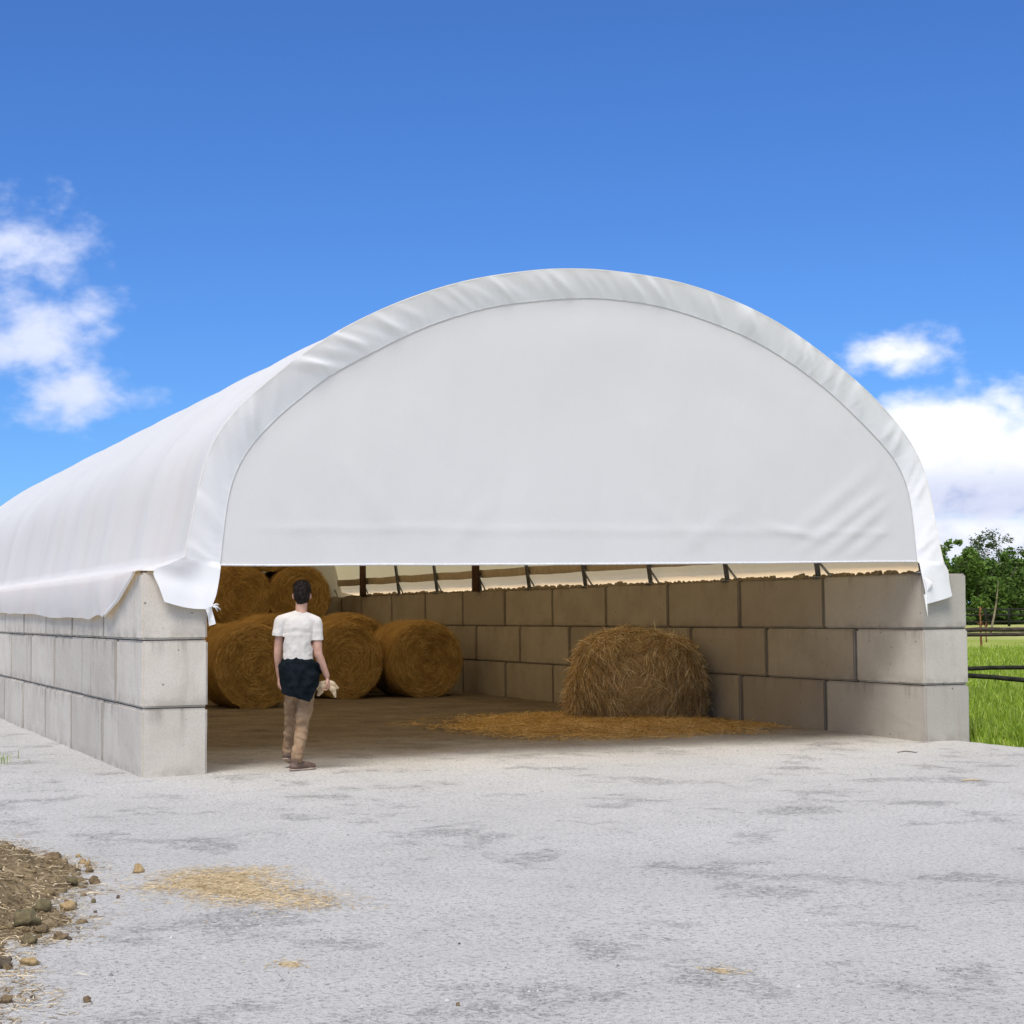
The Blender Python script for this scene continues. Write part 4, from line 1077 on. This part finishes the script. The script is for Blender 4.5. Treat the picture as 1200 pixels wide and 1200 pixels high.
# clouds: azimuth, elevation, half width, half height (degrees), thickness
clouds = [(7.28, 11.94, 2.3, 1.30, .62), (8.3, 11.52, 1.1, .75, .6), (7.78, 9.0, 2.2, 1.50, .95), (9.5, 9.8, 1.0, .70, .6), (9.0, 7.2, 2.1, .90, .85),
          (36.3, 8.3, 1.9, .75, .62), (37.5, 5.2, 3.2, 1.95, 1.6), (40.5, 4.5, 2.6, 2.2, 1.5), (38.6, 2.3, 4.2, 1.2, 1.3), (39.6, 6.6, 2.1, .6, .45), (44.5, 4.3, 4.0, 2.2, 1.3), (30.0, 2.6, 6.0, 1.0, .7), (39.5, 3.7, 5.0, 1.3, 1.4)]
tot = None
for a, e, ra, re, k in clouds:
    dx = t.math('DIVIDE', t.math('SUBTRACT', az, a), ra*1.08); dy = t.math('DIVIDE', t.math('SUBTRACT', el, e), re*1.12)
    d = t.math('SQRT', t.math('ADD', t.math('MULTIPLY', dx, dx), t.math('MULTIPLY', dy, dy)))
    v = t.math('MULTIPLY', t.math('SUBTRACT', 1.0, d), k); v = t.math('MAXIMUM', v, -.9)
    tot = v if tot is None else t.math('MAXIMUM', tot, v)
nn = t.math('ADD', t.math('MULTIPLY', t.math('SUBTRACT', n1, .5), 1.75), t.math('MULTIPLY', t.math('SUBTRACT', n2, .5), .28))
dens = t.maprange(t.math('ADD', tot, nn), -.16, .85)
# cloud over the unseen sky behind and beside the camera, thickened for neutral fill
nb = t.noise(t.mapping(g, (3.2, 3.2, 6.0)), 1.0, 6, .58)
away = t.maprange(t.math('ABSOLUTE', t.math('SUBTRACT', az, 23.0)), 34, 60)
dens2 = t.math('MULTIPLY', t.math('MULTIPLY', t.maprange(nb, .40, .56), away), t.maprange(sp.outputs[2], .02, .12))
dens = t.math('MAXIMUM', dens, dens2)
base_dark = t.math('MULTIPLY', t.math('MULTIPLY', t.maprange(el, 2.75, 3.2), t.maprange(el, 3.5, 4.9, 1, 0)), t.maprange(az, 33, 35))
tone = t.mix(t.math('MULTIPLY', base_dark, t.maprange(n1, .3, .6, 1.0, .55)), (.97, .975, 1.0), (.34, .40, .66))
tone = t.mix(t.math('MULTIPLY', t.math('MULTIPLY', t.maprange(el, 3.0, 6.2, 1, 0), t.maprange(az, 33, 35)), t.maprange(n1, .35, .65, .25, .75)), tone, (.60, .65, .83))
tone = t.mix(t.maprange(az, 20, 30, .92, 0), tone, (.62, .69, .92))
tone = t.mix(t.maprange(n2, .35, .7, .0, .25), tone, (.72, .77, .92))
cb = t.node('ShaderNodeBackground'); t.ln(tone, cb.inputs[0]); cb.inputs[1].default_value = 1.0
mx = t.node('ShaderNodeMixShader'); t.ln(dens, mx.inputs[0]); t.ln(bg.outputs[0], mx.inputs[1]); t.ln(cb.outputs[0], mx.inputs[2]); t.ln(mx.outputs[0], out.inputs[0])

sl = bpy.data.lights.new('sun', 'SUN'); sl.energy = 3.1; sl.angle = radians(26); sl.color = (1.0, .935, .84)
so = bpy.data.objects.new('sun', sl); COL.objects.link(so)
sd = V((sin(SUN_AZ)*cos(SUN_EL), cos(SUN_AZ)*cos(SUN_EL), sin(SUN_EL))); so.rotation_euler = sd.to_track_quat('Z', 'Y').to_euler(); so.location = sd*40

cam = bpy.data.cameras.new('camera'); co = bpy.data.objects.new('camera', cam); COL.objects.link(co)
R_ = V((.9181112, -.3962198, -.0090347)); U_ = V((-.0151283, -.0578163, .9982126)); F_ = V((.3960339, .9163335, .0590760))
mt = Matrix((R_, U_, -F_)).transposed().to_4x4(); mt.translation = V((CX, CY, CZ)); co.matrix_world = mt
cam.sensor_width = 36; cam.sensor_fit = 'HORIZONTAL'; cam.lens = 60.49; cam.clip_start = .1; cam.clip_end = 6000
scene.camera = co
vs = scene.view_settings; vs.view_transform = 'Standard'; vs.look = 'None'; vs.gamma = 1; vs.exposure = .2; vs.use_curve_mapping = False
scene.cycles.max_bounces = 8; scene.cycles.diffuse_bounces = 3; scene.cycles.transmission_bounces = 6; scene.cycles.use_denoising = True
